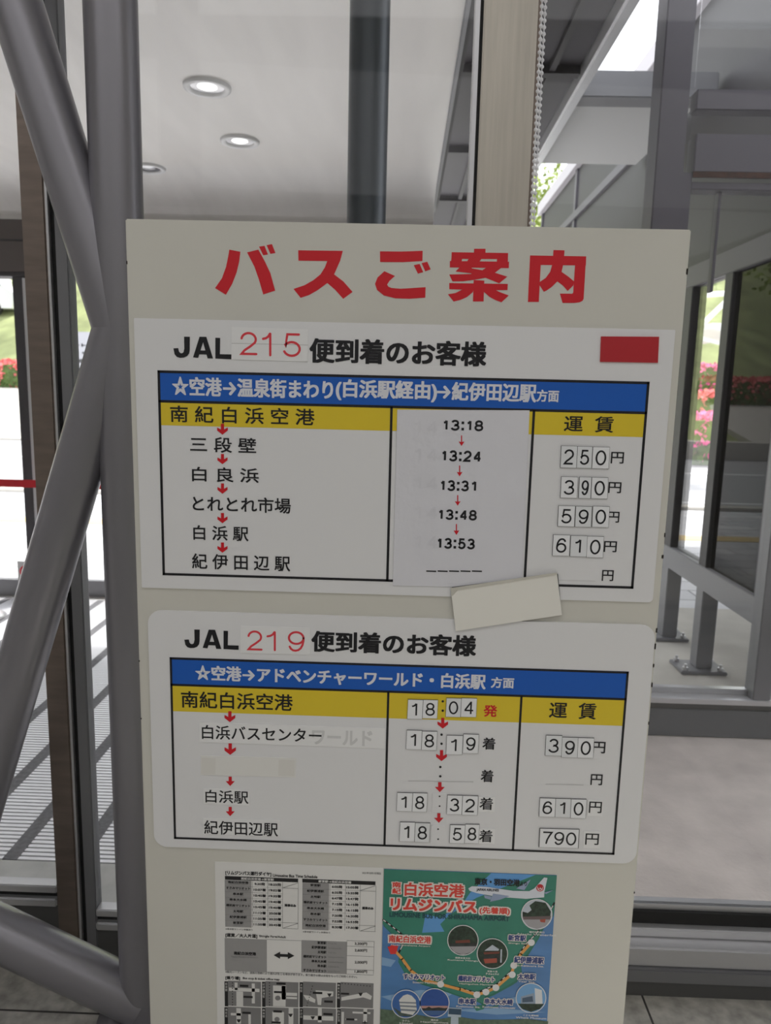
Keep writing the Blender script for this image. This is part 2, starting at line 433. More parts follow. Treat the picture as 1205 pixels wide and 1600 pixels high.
struct(m.build('trim_2', [STEEL, ALU, SEAL, STEEL_REFL]))

# glazed porch: ceiling with a curved far end, right edge beam, header, far doors
def porch_ceiling():
    m = MB(); x0, x1, z = -5, .165, 2.80
    prof = [(.66, z), (3.45, z)]
    for k in range(1, 13):
        a = math.pi / 2 * k / 12
        prof.append((3.45 + .55 * math.sin(a), z - .14 * (1 - math.cos(a))))
    prof.append((4.0, 2.64))
    for i in range(len(prof) - 1):
        (ya, za), (yb, zb) = prof[i], prof[i + 1]
        m.face([(x0, ya, za), (x0, yb, zb), (x1, yb, zb), (x1, ya, za)], 0, i > 0)
    m.face([(x0, .66, 3.1), (x1, .66, 3.1), (x1, 4.2, 3.1), (x0, 4.2, 3.1)], 0)
    m.face([(x0, 4.2, 2.64), (x0, 4.2, 3.1), (x1, 4.2, 3.1), (x1, 4.2, 2.64)], 0)
    m.face([(x0, 4.0, 2.64), (x0, 4.2, 2.64), (x1, 4.2, 2.64), (x1, 4.0, 2.64)], 0)
    m.face([(x1, y_, z_) for y_, z_ in [(.66, 3.1)] + prof + [(4.2, 2.64), (4.2, 3.1)]], 0)
    m.face([(x0, .66, z), (x1, .66, z), (x1, .66, 3.1), (x0, .66, 3.1)], 0)
    return struct(m.build('ceiling_porch', CEIL))
porch_ceiling()
m = MB(); m.bbox(.165, .182, .66, 4.2, 2.785, 2.90, .004, 0); m.bbox(.182, .2, .66, 4.2, 2.81, 2.84, .002, 1)
struct(m.build('trim_3', [ALUD, LOUV]))
m = MB(); m.box(-5, .164, 3.97, 4.12, 2.30, 2.64, 0); m.box(-5, .164, 3.96, 3.98, 2.50, 2.51, 1); m.bbox(-5, .2, 3.98, 4.14, 2.27, 2.30, .003, 1)
struct(m.build('trim_4', [mat('brown_header', rgb(92, 84, 82), .6), LOUV]))
d1 = thing('door_1', None, None, (-3.2, 4.04, 0), kind='structure')
m = MB(); m.box(-5, -2.72, 4.03, 4.04, .1, 2.28); m.build('pane', GLASS1, d1)
m = MB(); m.bbox(-2.72, -2.645, 4.0, 4.07, 0, 2.28, .003, 0); m.bbox(-2.64, -2.60, 3.98, 4.05, .02, 2.26, .002, 1); m.bbox(-2.595, -2.53, 3.97, 4.05, .02, 2.26, .002, 1); m.build('stile', [LOUV, ALU], d1)
m = MB(); m.bbox(-5, -2.53, 4.0, 4.07, 0, .12, .003, 0); m.build('bottom_rail', [ALUD], d1)
d2 = thing('door_2', None, None, (-1.3, 4.06, 0), kind='structure')
m = MB(); m.box(-2.53, -.06, 4.055, 4.065, .1, 2.28); m.build('pane', GLASS1, d2)
m = MB(); m.bbox(-2.53, -.0, 4.03, 4.09, .0, .12, .003, 0); m.build('bottom_rail', [ALUD], d2)
m = MB(); m.bbox(-.06, .0, 4.03, 4.09, .12, 2.28, .003, 0); m.bbox(.06, .16, 3.97, 4.15, 0, 2.46, .003, 1); m.build('stile', [ALUD, DARKFR], d2)
# porch floor
m = MB(); m.box(-5, .3, .6, .958, -.1, 0); m.box(-5, .3, 3.95, 4.2, -.1, 0); m.box(-5, .3, .958, 3.95, -.1, -.03)
struct(m.build('floor_porch', mat('porch_tile', rgb(172, 172, 170), .5, noise=(12, .1, 6)), origin=(0, 0, 0)))
PAVE = paving_mat()
m = MB(); m.box(-30, 30, 4.2, 9.3, -.12, -.02); struct(m.build('ground_paving', PAVE, origin=(0, 0, 0)))
m = MB(); m.box(-30, 30, 9.3, 9.55, -.12, .03); struct(m.build('kerb', PLINTH))
m = MB(); m.box(-60, 60, 9.55, 30, -.16, -.06, 0)
m.box(-60, 60, 10.3, 10.45, -.06, -.055, 1); m.box(-60, 60, 14.9, 15.1, -.06, -.055, 1)
struct(m.build('road', [mat('asphalt', rgb(168, 168, 170), .85, noise=(20, .06, 4)), WHITEPAINT], origin=(0, 0, 0)))
m = MB(); m.box(-30, 4, 7.0, 7.3, -.02, -.014); tag(m.build('tactile_strip', mat('tactile_yellow', rgb(214, 190, 140), .7)), kind='structure')

# right-hand concrete strip and the second glazed screen
m = MB(); m.box(.3, 5, .66, .87, -.1, -.03, 1); m.bbox(.3, 5, .87, 2.1, -.1, .0, .012, 0)
struct(m.build('floor_strip', [CONC, KICK], origin=(0, 0, 0)))
m = MB(); m.box(.3, 6, 2.1, 4.2, -.1, 0, 0); struct(m.build('floor_plinth', PLINTH, origin=(0, 0, 0)))
Y2 = 2.04
m = MB()
m.bbox(.30, 3.6, Y2 - .02, Y2 + .12, .165, .19, .003, 0); m.box(.30, 3.6, Y2, Y2 + .1, .135, .165, 1); m.box(.30, 3.6, Y2 - .01, Y2 + .1, 0.004, .135, 2)
m.bbox(.30, 3.6, Y2 + .05, Y2 + .09, .19, .215, .003, 0)
struct(m.build('baseboard_screen', [ALU, KICK, mat('slate_paint', rgb(92, 94, 98), .5)]))
m = MB(); m.bbox(1.003, 1.118, Y2 - .03, Y2 + .10, .19, 4.6, .004, 0)
struct(m.build('trim_5', DARKFR))
w4 = thing('window_4', None, None, (1.9, Y2 + .05, .19), kind='structure')
m = MB(); m.bbox(1.118, 1.165, Y2 - .005, Y2 + .08, .19, 2.47, .003); m.bbox(1.165, 3.5, Y2 + .0, Y2 + .08, 2.405, 2.435, .003); m.bbox(1.165, 3.5, Y2 - .01, Y2 + .08, 2.47, 2.62, .004)
m.bbox(1.165, 3.5, Y2 + .02, Y2 + .09, 2.72, 2.80, .004); m.bbox(1.165, 3.5, Y2 + .02, Y2 + .09, 3.25, 3.40, .004); m.bbox(1.290, 1.302, Y2 + .02, Y2 + .06, 2.0, 2.405, .002)
m.build('frame', DARKFR, w4)
m = MB(); m.bbox(1.64, 1.72, Y2 - .01, Y2 + .08, .19, 2.405, .003); m.build('stile', ALUD, w4)
m = MB(); m.box(1.165, 3.5, Y2 - .013, Y2 - .006, 2.450, 2.472); m.build('rust_line', mat('rust', rgb(58, 34, 24), .9, noise=(30, .5, 6)), w4)
m = MB(); m.box(1.165, 1.64, Y2 + .04, Y2 + .05, .20, 2.405); m.box(1.72, 3.5, Y2 + .04, Y2 + .05, .20, 2.405); m.build('pane', GLASS1, w4)
m = MB(); m.box(1.165, 3.5, Y2 + .05, Y2 + .06, 2.62, 4.6); m.build('upper_pane', GLASS1, w4)

# canopy over the right-hand side: dark soffit, silver edge beam, cross beam
m = MB()
m.box(.22, .86, .66, 8, 3.22, 3.35, 0)
for k in range(3): m.box(.42 + .14 * k, .45 + .14 * k, .66, 8, 3.19, 3.22, 1)
for k in range(5): m.box(.22, .86, 1.6 + 1.3 * k, 1.66 + 1.3 * k, 3.18, 3.22, 1)
m.bbox(.86, .92, .66, 8, 3.14, 3.36, .01, 2)
struct(m.build('roof_canopy', [SOFFIT, LOUV, ALU]))

# ------------------------------------------------------------------ shelter (dark steel framed side wall running away from the hall)
XS = 1.74
sh = thing('steel_shelter', 'grey steel framed outdoor shelter with dark panels and bolted feet, right of the notice board', 'shelter', (XS, 3.0, 0))
def sh_post(y, w, z0=.02, z1=3.95, mt=DARKFR, depth=.09):
    m = MB(); m.bbox(XS - .02, XS + depth - .02, y - w / 2, y + w / 2, z0, z1, .004)
    return m.build('post', mt, sh)
SHG = mat('shelter_grey', rgb(128, 128, 132), .5)
p1 = sh_post(3.495, .13, z1=.55, mt=SHG); p2 = sh_post(2.92, .10, z1=.55, mt=SHG); p3 = sh_post(2.26, .07, .48); p5 = sh_post(6.95, .09); sh_post(8.9, .09)
for y, w in ((3.495, .13), (2.92, .10)):
    m = MB(); m.bbox(XS - .02, XS + .07, y - w / 2, y + w / 2, .60, 2.23, .004); m.build('shaded_post', DARKPN, sh)  # upper half of the same posts, darkness of the glazing painted as colour
for p, y in ((p1, 3.495), (p2, 2.92)):
    m = MB(); m.bbox(XS - .12, XS + .14, y - .10, y + .10, .0, .02, .004); f = m.build('base_plate', SHG, p)
    m = MB()
    for dx in (-.09, .11):
        for dy in (-.07, .07):
            m.tube((XS + dx, y + dy, .02), (XS + dx, y + dy, .055), .008, 8); m.tube((XS + dx, y + dy, .02), (XS + dx, y + dy, .037), .016, 6)
    m.build('anchor_bolt', ALU, p)
m = MB(); m.bbox(XS - .025, XS + .06, 2.0, 9, .48, .615, .004); m.build('bottom_rail', SHG, sh)
m = MB(); m.bbox(XS - .025, XS + .06, 2.15, 9, 2.215, 2.34, .004); m.build('head_rail', DARKFR, sh)
m = MB(); m.bbox(XS - .03, XS + .04, 3.6, 9, 3.36, 3.44, .004); m.build('middle_rail', DARKFR, sh)
m = MB(); m.bbox(XS - .06, XS + .08, 2.15, 9, 3.86, 4.0, .004); m.build('top_rail', mat('pale_rail', rgb(190, 186, 192), .5), sh)
for y0, y1 in ((2.29, 3.6), (3.6, 6.9), (7.0, 8.86)):
    m = MB(); m.box(XS, XS + .02, y0, y1, 2.34, 3.86); m.build('upper_panel', DARKPN, sh)
m = MB(); m.box(XS + .005, XS + .013, 2.97, 3.43, .615, 2.215); m.build('pane', GLASS1, sh)
for y0, y1 in ((2.29, 2.87), (3.56, 6.9), (7.0, 8.86)):
    m = MB(); m.box(XS + .005, XS + .013, y0, y1, .615, 2.215); m.build('pane', TINT, sh)
m = MB(); m.box(XS, 5.2, 2.15, 9, 4.0, 4.08); m.build('roof', SOFFIT, sh)
m = MB(); m.box(3.4, 3.46, 2.15, 3.9, .5, 3.9); m.box(XS + .1, 3.4, 2.12, 2.15, .5, 3.9); m.build('back_panel', DARKPN, sh)
# cross beam and pale panel bridging canopy and shelter
m = MB(); m.bbox(.92, 1.70, 3.25, 3.40, 3.20, 3.34, .006); struct(m.build('beam', SHG))
m = MB(); m.box(.92, 1.70, 3.40, 4.75, 3.28, 3.32); struct(m.build('roof_panel', mat('pale_panel', rgb(200, 200, 200), .6)))

# dark round column outside the glass
m = MB(); m.tube((-.125, 1.06, 0), (-.125, 1.06, 2.79), .0575, 40); m.lathe((-.125, 1.06, 0), [(.0575, .03), (.09, .03), (.09, 0)], 32)
tag(m.build('column', mat('dark_column_paint', rgb(62, 68, 74), .35, metal=.3), origin=(-.125, 1.06, 0)), 'dark grey round column just outside the glass, rising behind the notice board', 'column', kind='thing')

# ------------------------------------------------------------------ tubular steel frame inside the hall
tf = thing('tubular_frame', 'grey painted tubular steel frame with diagonal braces, left behind the notice board', 'steel frame', (-.60, .35, 0))
R_ = .052
NODE = (-.603, .35, 1.665)
m = MB(); m.tube((-.598, .35, 0), (-.598, .35, 3.6), R_, 48); m.lathe((-.598, .35, 0), [(R_, .02), (.11, .02), (.11, 0)], 40); m.build('post', TUBE, tf)
m = MB(); m.tube((-1.175, .36, 3.6), NODE, R_, 48); m.build('brace', TUBE, tf)
m = MB(); m.tube((-1.03, .33, .36), NODE, R_, 48); m.build('brace', TUBE, tf)
m = MB(); m.tube((-1.03, .33, .30), (-.60, .35, .065), R_ + .006, 48); m.build('brace', TUBE, tf)
m = MB(); m.tube((-1.012, .30, 0), (-1.012, .30, .42), R_, 48); m.build('stub_post', TUBE, tf)

# ------------------------------------------------------------------ notice board
nb = thing('notice_board', 'tall cream bus information board with large red Japanese heading, standing on the floor', 'notice board', (0, .012, 0))
m = MB(); m.bbox(-.4540, .4462, 0, .024, .03, 1.8133, .0018); m.build('panel', CREAM, nb)
m = MB()
for xx in (-.33, .33): m.bbox(xx - .03, xx + .03, -.0, .25, 0, .03, .004); m.bbox(xx - .02, xx + .02, .024, .05, .03, .6, .003)
m.build('stand', ALUD, nb)
HEAD = {(330, 375): [[(285, 152), (460, 185), (440, 340), (400, 510), (330, 690), (232, 860), (62, 755), (170, 600), (235, 420), (270, 250)], [(565, 195), (742, 152), (840, 330), (930, 520), (1005, 795), (818, 855), (750, 620), (680, 420)],
        [(752, 105), (838, 92), (892, 228), (818, 240)], [(870, 82), (955, 65), (1010, 205), (930, 218)]],
    (450, 380): [[(162, 112), (862, 122), (820, 275), (725, 490), (870, 600), (1015, 765), (868, 873), (740, 730), (618, 625), (470, 735), (330, 815), (200, 858), (88, 718), (260, 660), (400, 580), (510, 490), (580, 380), (618, 280), (165, 275)]],
    (570, 380): [[(240, 128), (560, 132), (910, 120), (905, 280), (600, 298), (242, 296)], [(770, 345), (862, 325), (918, 455), (835, 478)], [(892, 312), (982, 292), (1035, 412), (950, 442)],
        [(308, 440), (475, 515), (390, 590), (352, 650), (372, 682), (420, 703), (560, 715), (740, 705), (955, 690), (950, 855), (700, 872), (480, 865), (300, 820), (195, 735), (162, 640), (200, 540)]],
    (690, 380): [[(512, 88), (690, 88), (690, 170), (508, 170)], [(160, 142), (1045, 155), (1042, 250), (155, 245)], [(155, 240), (322, 242), (318, 290), (150, 286)], [(872, 248), (1043, 248), (1040, 298), (868, 294)], [(430, 240), (628, 245), (590, 295), (400, 290)],
        [(132, 280), (1060, 292), (1055, 392), (130, 380)], [(288, 375), (470, 380), (478, 396), (640, 425), (760, 440), (840, 465), (1032, 525), (905, 630), (690, 543), (560, 520), (460, 472), (220, 445)], [(700, 385), (935, 388), (838, 465), (760, 470), (640, 425)],
        [(122, 492), (460, 484), (640, 425), (840, 465), (690, 543), (490, 578), (340, 598), (172, 600)], [(122, 625), (500, 632), (1040, 640), (1035, 735), (845, 738), (340, 728), (122, 722)], [(505, 578), (672, 588), (660, 915), (493, 915)],
        [(345, 718), (510, 700), (490, 770), (400, 845), (300, 890), (190, 915), (100, 802), (220, 782)], [(650, 700), (845, 733), (920, 770), (1055, 820), (940, 928), (840, 890), (750, 840), (665, 765)]],
    (810, 380): [[(552, 108), (725, 112), (718, 225), (545, 215)], [(185, 193), (1065, 207), (1060, 350), (180, 340)], [(185, 193), (352, 330), (322, 922), (150, 922)], [(892, 330), (1063, 215), (1025, 870), (1008, 905), (960, 928), (880, 938), (695, 938), (652, 790), (845, 794), (862, 775), (868, 660)],
        [(535, 330), (705, 335), (678, 450), (780, 520), (875, 600), (865, 660), (775, 750), (700, 665), (612, 600), (520, 690), (440, 745), (400, 762), (330, 655), (335, 610), (430, 545), (500, 450)]]}
m = MB()
for (ox, oy), polys in HEAD.items():
    for q, P in enumerate(polys): m.flat([B(ox + x / 10.04, oy + y / 10.04) for x, y in P], -.0004 - q * 4e-6)
m.build('heading_lettering', RED, nb)
m = MB()
for x, y, w, h in ((1036, 870, 3, 6), (1037, 836, 2, 7), (1021, 985, 2.5, 8), (1018, 1010, 2.5, 10), (1016, 1040, 2.5, 6), (1012, 1070, 2.5, 8), (1070, 424, 2.5, 9), (1006, 1130, 2, 5), (988, 1395, 2, 3), (212, 1033, 2, 2.5), (215, 1123, 3, 2), (197, 410, 2, 5)):
    a = B(x, y)
    edge = .4463 if x > 600 else -.4541
    sx = 1 if x > 600 else -1
    z = a[1]
    m = MB(); m.box(min(edge - sx * .0011 * w, edge + sx * .0002), max(edge - sx * .0011 * w * .5, edge + sx * .0002), -.0, .012, z - .0005 * h, z + .0005 * h)
    m.build('chipped_edge', mat('bare_edge', rgb(52, 46, 42), .8), nb)

# ---- upper timetable
def zx(x, y): return B(x, y)
UX0, UX1, UZ0, UZ1 = -.4438, .4335, 1.2056, 1.6585
up = thing('timetable_sign', 'white square cornered timetable panel headed with flight 215, upper of the two on the board', 'timetable sign', (0, -.0015, UZ0), 'timetable panels on the notice board')
m = MB(); m.slab(rrect(UX0, UX1, UZ0, UZ1, (.002, .008, .002, .002)), -.003, -.0001); m.build('panel', WHITE, up)
TX0, TX1 = B(247, 577)[0], B(1011, 640)[0]
TZ1 = (B(247, 577)[1] + B(1013, 598)[1]) / 2; TZ0 = (B(254, 897)[1] + B(986, 920)[1]) / 2
ZB = (B(249, 627)[1] + B(1008, 645)[1]) / 2
ZY = (B(252, 664)[1] + B(1003, 683)[1]) / 2
C1, C2 = B(609, 760)[0], B(827, 770)[0]
T = .0042
m = MB(); m.flat(rect(TX0, TX1, ZB, TZ1), -.0032); bar = m.build('route_banner', BLUE, up)
m = MB()
write(m, '☆空港→温泉街まわり', 270, 521, 591, 621, -.0036, 0, .034, .024)
write(m, '(白浜駅経由)', 525, 683, 594, 627, -.0036, 0, .034, .024)
write(m, '→紀伊田辺駅', 683, 838, 598, 627, -.0036, 0, .034, .024)
write(m, '方面', 838, 873, 609, 628, -.0036, 0, .03)
m.build('lettering', BLUETEXT, bar)
for x0, x1 in ((TX0, C1), (C1, C2), (C2, TX1)):
    m = MB(); m.flat(rect(x0, x1, ZY, ZB), -.0033); m.build('column_header', YELLOW, up)
m = MB(); frame_rect(m, TX0, TX1, TZ0, TZ1, T, -.0035)
m.flat(rect(TX0, TX1, ZB - T * .5, ZB + T * .5), -.0035)
for c in (C1, C2): m.flat(rect(c - T * .5, c + T * .5, TZ0, ZB), -.0035)
m.build('table_lines', BLACK, up)
m = MB()
caps(m, pbox(272, 362.5, 526.5, 560.5), -.0036); m.build('heading_lettering', BLACK, up); m = MB()
write(m, '便到着のお客様', 484, 760, 531, 570, -.0036, 0, .038, .026)
m.build('heading_lettering', BLACK, up)
m = MB()
for s, x0, x1, y0, y1 in (('南 紀 白 浜 空 港', 267, 492, 636, 662), ('三 段 壁', 298, 401, 683, 707), ('白 良 浜', 301, 405, 730, 753), ('とれとれ市場', 302, 455, 776, 800), ('白 浜 駅', 303, 389, 821, 844), ('紀 伊 田 辺 駅', 301, 454, 866, 890),
                          ('運  賃', 881, 958, 650, 675), ('円', 954, 974, 706, 724), ('円', 950, 970, 753, 770), ('円', 949, 967, 799, 816), ('円', 943, 963, 845, 862), ('円', 940, 958, 890, 907)):
    m = MB(); write(m, s, x0, x1, y0, y1, -.0036, 0, .014); m.build('yen_lettering' if s == '円' else 'column_lettering' if '運' in s else 'station_lettering', BLACK, up)
for y0, y1 in ((662, 679), (709, 725), (755, 771), (801, 817), (847, 863)):
    m = MB(); down_arrow(m, 348.5, y0, y1, -.0036, 0); m.build('arrow', RED, up)
m = MB(); m.flat(quad((872, 905.3), (930, 907), (930, 907.8), (872, 906)), -.0036); m.build('fare_line', GHOST, up)

# ---- lower timetable
LX0, LX1, LZ0, LZ1 = -.4351, .4425, .7165, 1.1655
lo = thing('timetable_sign', 'white round cornered timetable panel headed with flight 219, lower of the two on the board', 'timetable sign', (0, -.0015, LZ0), 'timetable panels on the notice board')
m = MB(); m.slab(rrect(LX0, LX1, LZ0, LZ1, (.024,) * 4), -.003, -.0001); m.build('panel', WHITE, lo)
TX0, TX1 = B(268, 1110)[0], B(974, 1150)[0]
TZ1 = (B(265, 1026)[1] + B(983, 1048)[1]) / 2; TZ0 = (B(274, 1309)[1] + B(959, 1334)[1]) / 2
ZB = (B(266, 1070)[1] + B(978, 1090)[1]) / 2
ZY = (B(272, 1111)[1] + B(975, 1132)[1]) / 2
C1, C2 = B(604, 1198)[0], B(808, 1205)[0]
m = MB(); m.flat(rect(TX0, TX1, ZB, TZ1), -.0032); bar = m.build('route_banner', BLUE, lo)
m = MB()
write(m, '☆空港→アドベンチャーワールド・白浜駅', 306, 759, 1045, 1069, -.0036, 0, .036, .026)
write(m, '方面', 767, 803, 1057, 1074, -.0036, 0, .03)
m.build('lettering', BLUETEXT, bar)
for x0, x1 in ((TX0, C1), (C1, C2), (C2, TX1)):
    m = MB(); m.flat(rect(x0, x1, ZY, ZB), -.0033); m.build('column_header', YELLOW, lo)
T = .0040
m = MB(); frame_rect(m, TX0, TX1, TZ0, TZ1, T, -.0035)
m.flat(rect(TX0, TX1, ZB - T * .5, ZB + T * .5), -.0035)
for c in (C1, C2): m.flat(rect(c - T * .5, c + T * .5, TZ0, ZB), -.0035)
m.build('table_lines', BLACK, lo)
m = MB()
caps(m, pbox(289, 373.5, 983, 1013), -.0036); m.build('heading_lettering', BLACK, lo); m = MB()
write(m, '便到着のお客様', 487, 744, 988, 1021, -.0036, 0, .038, .026)
m.build('heading_lettering', BLACK, lo)
PX = lambda x: 580 + x / 2.62
PY = lambda y: 940 + y / 2.62
m = MB()
for s, x0, x1, y0, y1 in (('南紀白浜空港', 284, 458, 1081, 1107), ('運  賃', PX(728), PX(920), PY(410), PY(476)),
                          ('着', PX(455), PX(508), PY(553), PY(602)), ('着', PX(448), PX(500), PY(685), PY(735)),
                          ('円', PX(905), PX(957), PY(570), PY(617)), ('円', PX(897), PX(945), PY(703), PY(747))):
    m = MB(); write(m, s, x0, x1, y0, y1, -.0036, 0, .014); m.build('yen_lettering' if s == '円' else 'arrival_lettering' if s == '着' else 'column_lettering' if '運' in s else 'station_lettering', BLACK, lo)
for cx, ya, yb, r in ((293, 405, 443, 5), (288, 541, 578, 5), (283, 673, 711, 5)):
    m = MB()
    for yy in (ya, yb):
        m.flat([B(PX(cx + r * math.cos(a * math.pi / 6)), PY(yy + r * math.sin(a * math.pi / 6))) for a in range(12)], -.0036)
    m.build('colon', BLACK, lo)
m = MB(); write(m, '発', PX(460), PX(515), PY(420), PY(468), -.0036, 0, .02); m.build('departure_lettering', RED, lo)
for x, y0, y1 in ((360, 1110, 1127), (360.5, 1160, 1178), (PX(293), PY(472), PY(516)), (PX(288), PY(604), PY(649))):
    m = MB(); down_arrow(m, x, y0, y1, -.0036, 0); m.build('arrow', RED, lo)
for x, y0, y1 in ((360.5, 1212, 1226.5), (360.5, 1259, 1273.5), (PX(281), PY(735), PY(776)), (PX(277), PY(862), PY(901))):
    m = MB(); down_arrow(m, x, y0, y1, -.0036, 0, 'block'); m.build('arrow', RED, lo)
m = MB(); m.flat(quad((PX(152), PY(729)), (PX(418), PY(733)), (PX(418), PY(735)), (PX(152), PY(731))), -.0036)
m.flat(quad((PX(713), PY(742)), (PX(868), PY(746)), (PX(868), PY(748)), (PX(713), PY(744))), -.0036)
m.build('fare_line', mat('pale_line', rgb(196, 196, 196), .6), lo)

# ---- stickers, tape strips
def sticker(name, q, label, cat, texts=(), mt=WHITE2, group=None, y0=-.0041, tm=BLACK, bold=.012, extra=None):
    P = quad(*q); cxm = sum(p[0] for p in P) / 4; z0 = min(p[1] for p in P)
    t = thing(name, label, cat, (cxm, y0, z0), group)
    m = MB(); m.slab(P, y0, -.00302); m.build('backing', mt, t)
    if texts:
        m = MB()
        for (s, x0, x1, ya, yb) in texts:
            if s in STROKES: draw(m, s, pbox(x0, x1, ya, yb), .10, y0 - .0002, rnd=True)
            else: write(m, s, x0, x1, ya, yb, y0 - .0002, 0, bold)
        m.build('lettering', tm, t)
    if extra: extra(t, y0)
    return t
STK = mat('flight_sticker', rgb(238, 238, 238), .4)
fl_ = sticker('flight_label', ((363, 511), (482, 515), (481.5, 565), (362.5, 562)), 'white taped label with thin red 215 in upper timetable heading', 'label', [('2', 376, 403, 519, 555), ('1', 408, 432, 520, 557), ('5', 443, 471, 521, 558)], STK, 'flight number labels', tm=PINKRED, bold=.022)
m = MB(); m.flat(quad((363, 536.2), (482, 539), (482, 539.8), (363, 537)), -.0042); m.build('seam', mat('seam_line', rgb(190, 188, 186), .6), fl_)
sticker('flight_label', ((377, 977), (486, 980), (485.5, 1022), (376.5, 1019)), 'white taped label with thin red 219 in lower timetable heading', 'label', [('2', 387, 411, 984, 1015), ('1', 415, 439, 985, 1016), ('9', 450, 477, 985, 1017)], STK, 'flight number labels', tm=PINKRED, bold=.022)
def ghost(t, y0):
    m = MB(); write(m, 'ワールド', 488, 582, 1139, 1163, y0 - .0001, 0, .03); m.build('faded_lettering', GHOST, t)
sticker('tape_strip', ((313, 1127), (602, 1137), (602, 1168), (313, 1158)), 'long white tape strip naming a bus centre below the lower yellow row', 'label', [('白浜バスセンター', 316.5, 503, 1134, 1156)], WHITE2, 'tape labels on the lower timetable', extra=ghost)
BLK = mat('worn_tape', rgb(234, 233, 229), .4)
bl = sticker('tape_strip', ((315, 1179), (463, 1183), (462, 1213), (314.5, 1209)), 'blank off white tape label covering a station name in the lower timetable', 'label', (), BLK, 'tape labels on the lower timetable')
m = MB(); m.flat(quad((436, 1185), (461, 1186), (460.5, 1211), (435.5, 1210)), -.00425); m.flat(quad((316, 1182), (338, 1183), (337.5, 1208), (315.5, 1207)), -.00425); m.build('clear_tape', mat('clear_tape_film', rgb(228, 226, 221), .35), bl)
sticker('tape_strip', ((319, 1230), (391, 1233), (391, 1257), (319, 1254)), 'short white tape label with three characters in the lower timetable station column', 'label', [('白浜駅', 322, 389, 1233, 1253)], WHITE2, 'tape labels on the lower timetable')
sticker('tape_strip', ((318.5, 1276), (438.5, 1280), (438, 1305), (318.5, 1301)), 'white tape label with five characters at bottom of the lower timetable station column', 'label', [('紀伊田辺駅', 320, 435, 1281.5, 1303)], WHITE2, 'tape labels on the lower timetable')
def pq(x0, x1, y0, y1, k=.03):
    d = (x1 - x0) * k
    return ((PX(x0), PY(y0)), (PX(x1), PY(y0 + d)), (PX(x1 - .05 * (y1 - y0)), PY(y1 + d)), (PX(x0 - .05 * (y1 - y0)), PY(y1)))
def pt(s, x0, x1, y0, y1): return (s, PX(x0), PX(x1), PY(y0), PY(y1))
g = 'small character labels on the lower timetable'
sticker('character_label', pq(440, 507, 794, 855), 'small white arrival label beside the 18 32 magnets', 'label', [pt('着', 443, 498, 797, 847)], WHITE2, g)
sticker('character_label', pq(440, 507, 924, 985), 'small white arrival label beside the 18 58 magnets', 'label', [pt('着', 441, 496, 929, 979)], WHITE2, g)
sticker('character_label', pq(886, 947, 808, 872), 'small white yen label beside the 610 fare in lower timetable', 'label', [pt('円', 890, 942, 814, 860)], WHITE2, g)
sticker('character_label', pq(869, 938, 934, 1003), 'small white yen label beside the 790 fare magnet', 'label', [pt('円', 875, 930, 944, 990)], WHITE2, g)
def colon(cx, ya, yb, r):
    def f(t, y0):
        m = MB()
        for yy in (ya, yb): m.flat([B(PX(cx + r * math.cos(a * math.pi / 6)), PY(yy + r * math.sin(a * math.pi / 6))) for a in range(12)], y0 - .0002)
        m.build('colon', BLACK, t)
    return f
sticker('colon_label', pq(252, 308, 780, 858), 'thin white colon label between magnets of the 18 32 row', 'label', (), WHITE, g, extra=colon(280, 792, 832, 3.5))
sticker('colon_label', pq(247, 303, 912, 985), 'thin white colon label between magnets of the 18 58 row', 'label', (), WHITE, g, extra=colon(274, 926, 967, 3.5))

# ---- number magnets
def magnet(s, x0, x1, y0, y1, label, group, conv=None, tilt=0.0, mt=TILE, wide=False):
    f = conv or (lambda a, b: (a, b))
    k = (x1 - x0) * .025
    c = [f(x0, y0), f(x1, y0 + k), f(x1 - .05 * (y1 - y0), y1 + k), f(x0 - .05 * (y1 - y0), y1)]
    P = quad(*c); cx = sum(p[0] for p in P) / 4; cz = sum(p[1] for p in P) / 4
    if tilt:
        ct, st = math.cos(tilt), math.sin(tilt); P = [(cx + (p[0] - cx) * ct - (p[1] - cz) * st, cz + (p[0] - cx) * st + (p[1] - cz) * ct) for p in P]
    t = thing('number_magnet', label, 'number magnet', (cx, -.0048, min(p[1] for p in P)), group)
    m = MB(); e = .0006
    m.slab(P, -.0050, -.0031, 1)  # rubber base; its dark rim also paints the shadow edge around the tile
    Pi = [(cx + (p[0] - cx) * .965, cz + (p[1] - cz) * .975) for p in P]
    m.slab(Pi, -.0053, -.0050, 0)
    m.build('tile', [mt, RUBBER], t)
    W = P[1][0] - P[0][0]; H = P[0][1] - P[3][1]
    hw = W * .43 if wide else W * .315
    m = MB(); draw(m, s, (cx - hw, cx + hw, cz - H * .345, cz + H * .345), .118, -.0055)
    m.build('digit', BLACK, t)
    return t
QX = lambda x, y: (590 + x / 2.564, 620 + y / 2.564)
gu = 'fare magnets on the upper timetable'
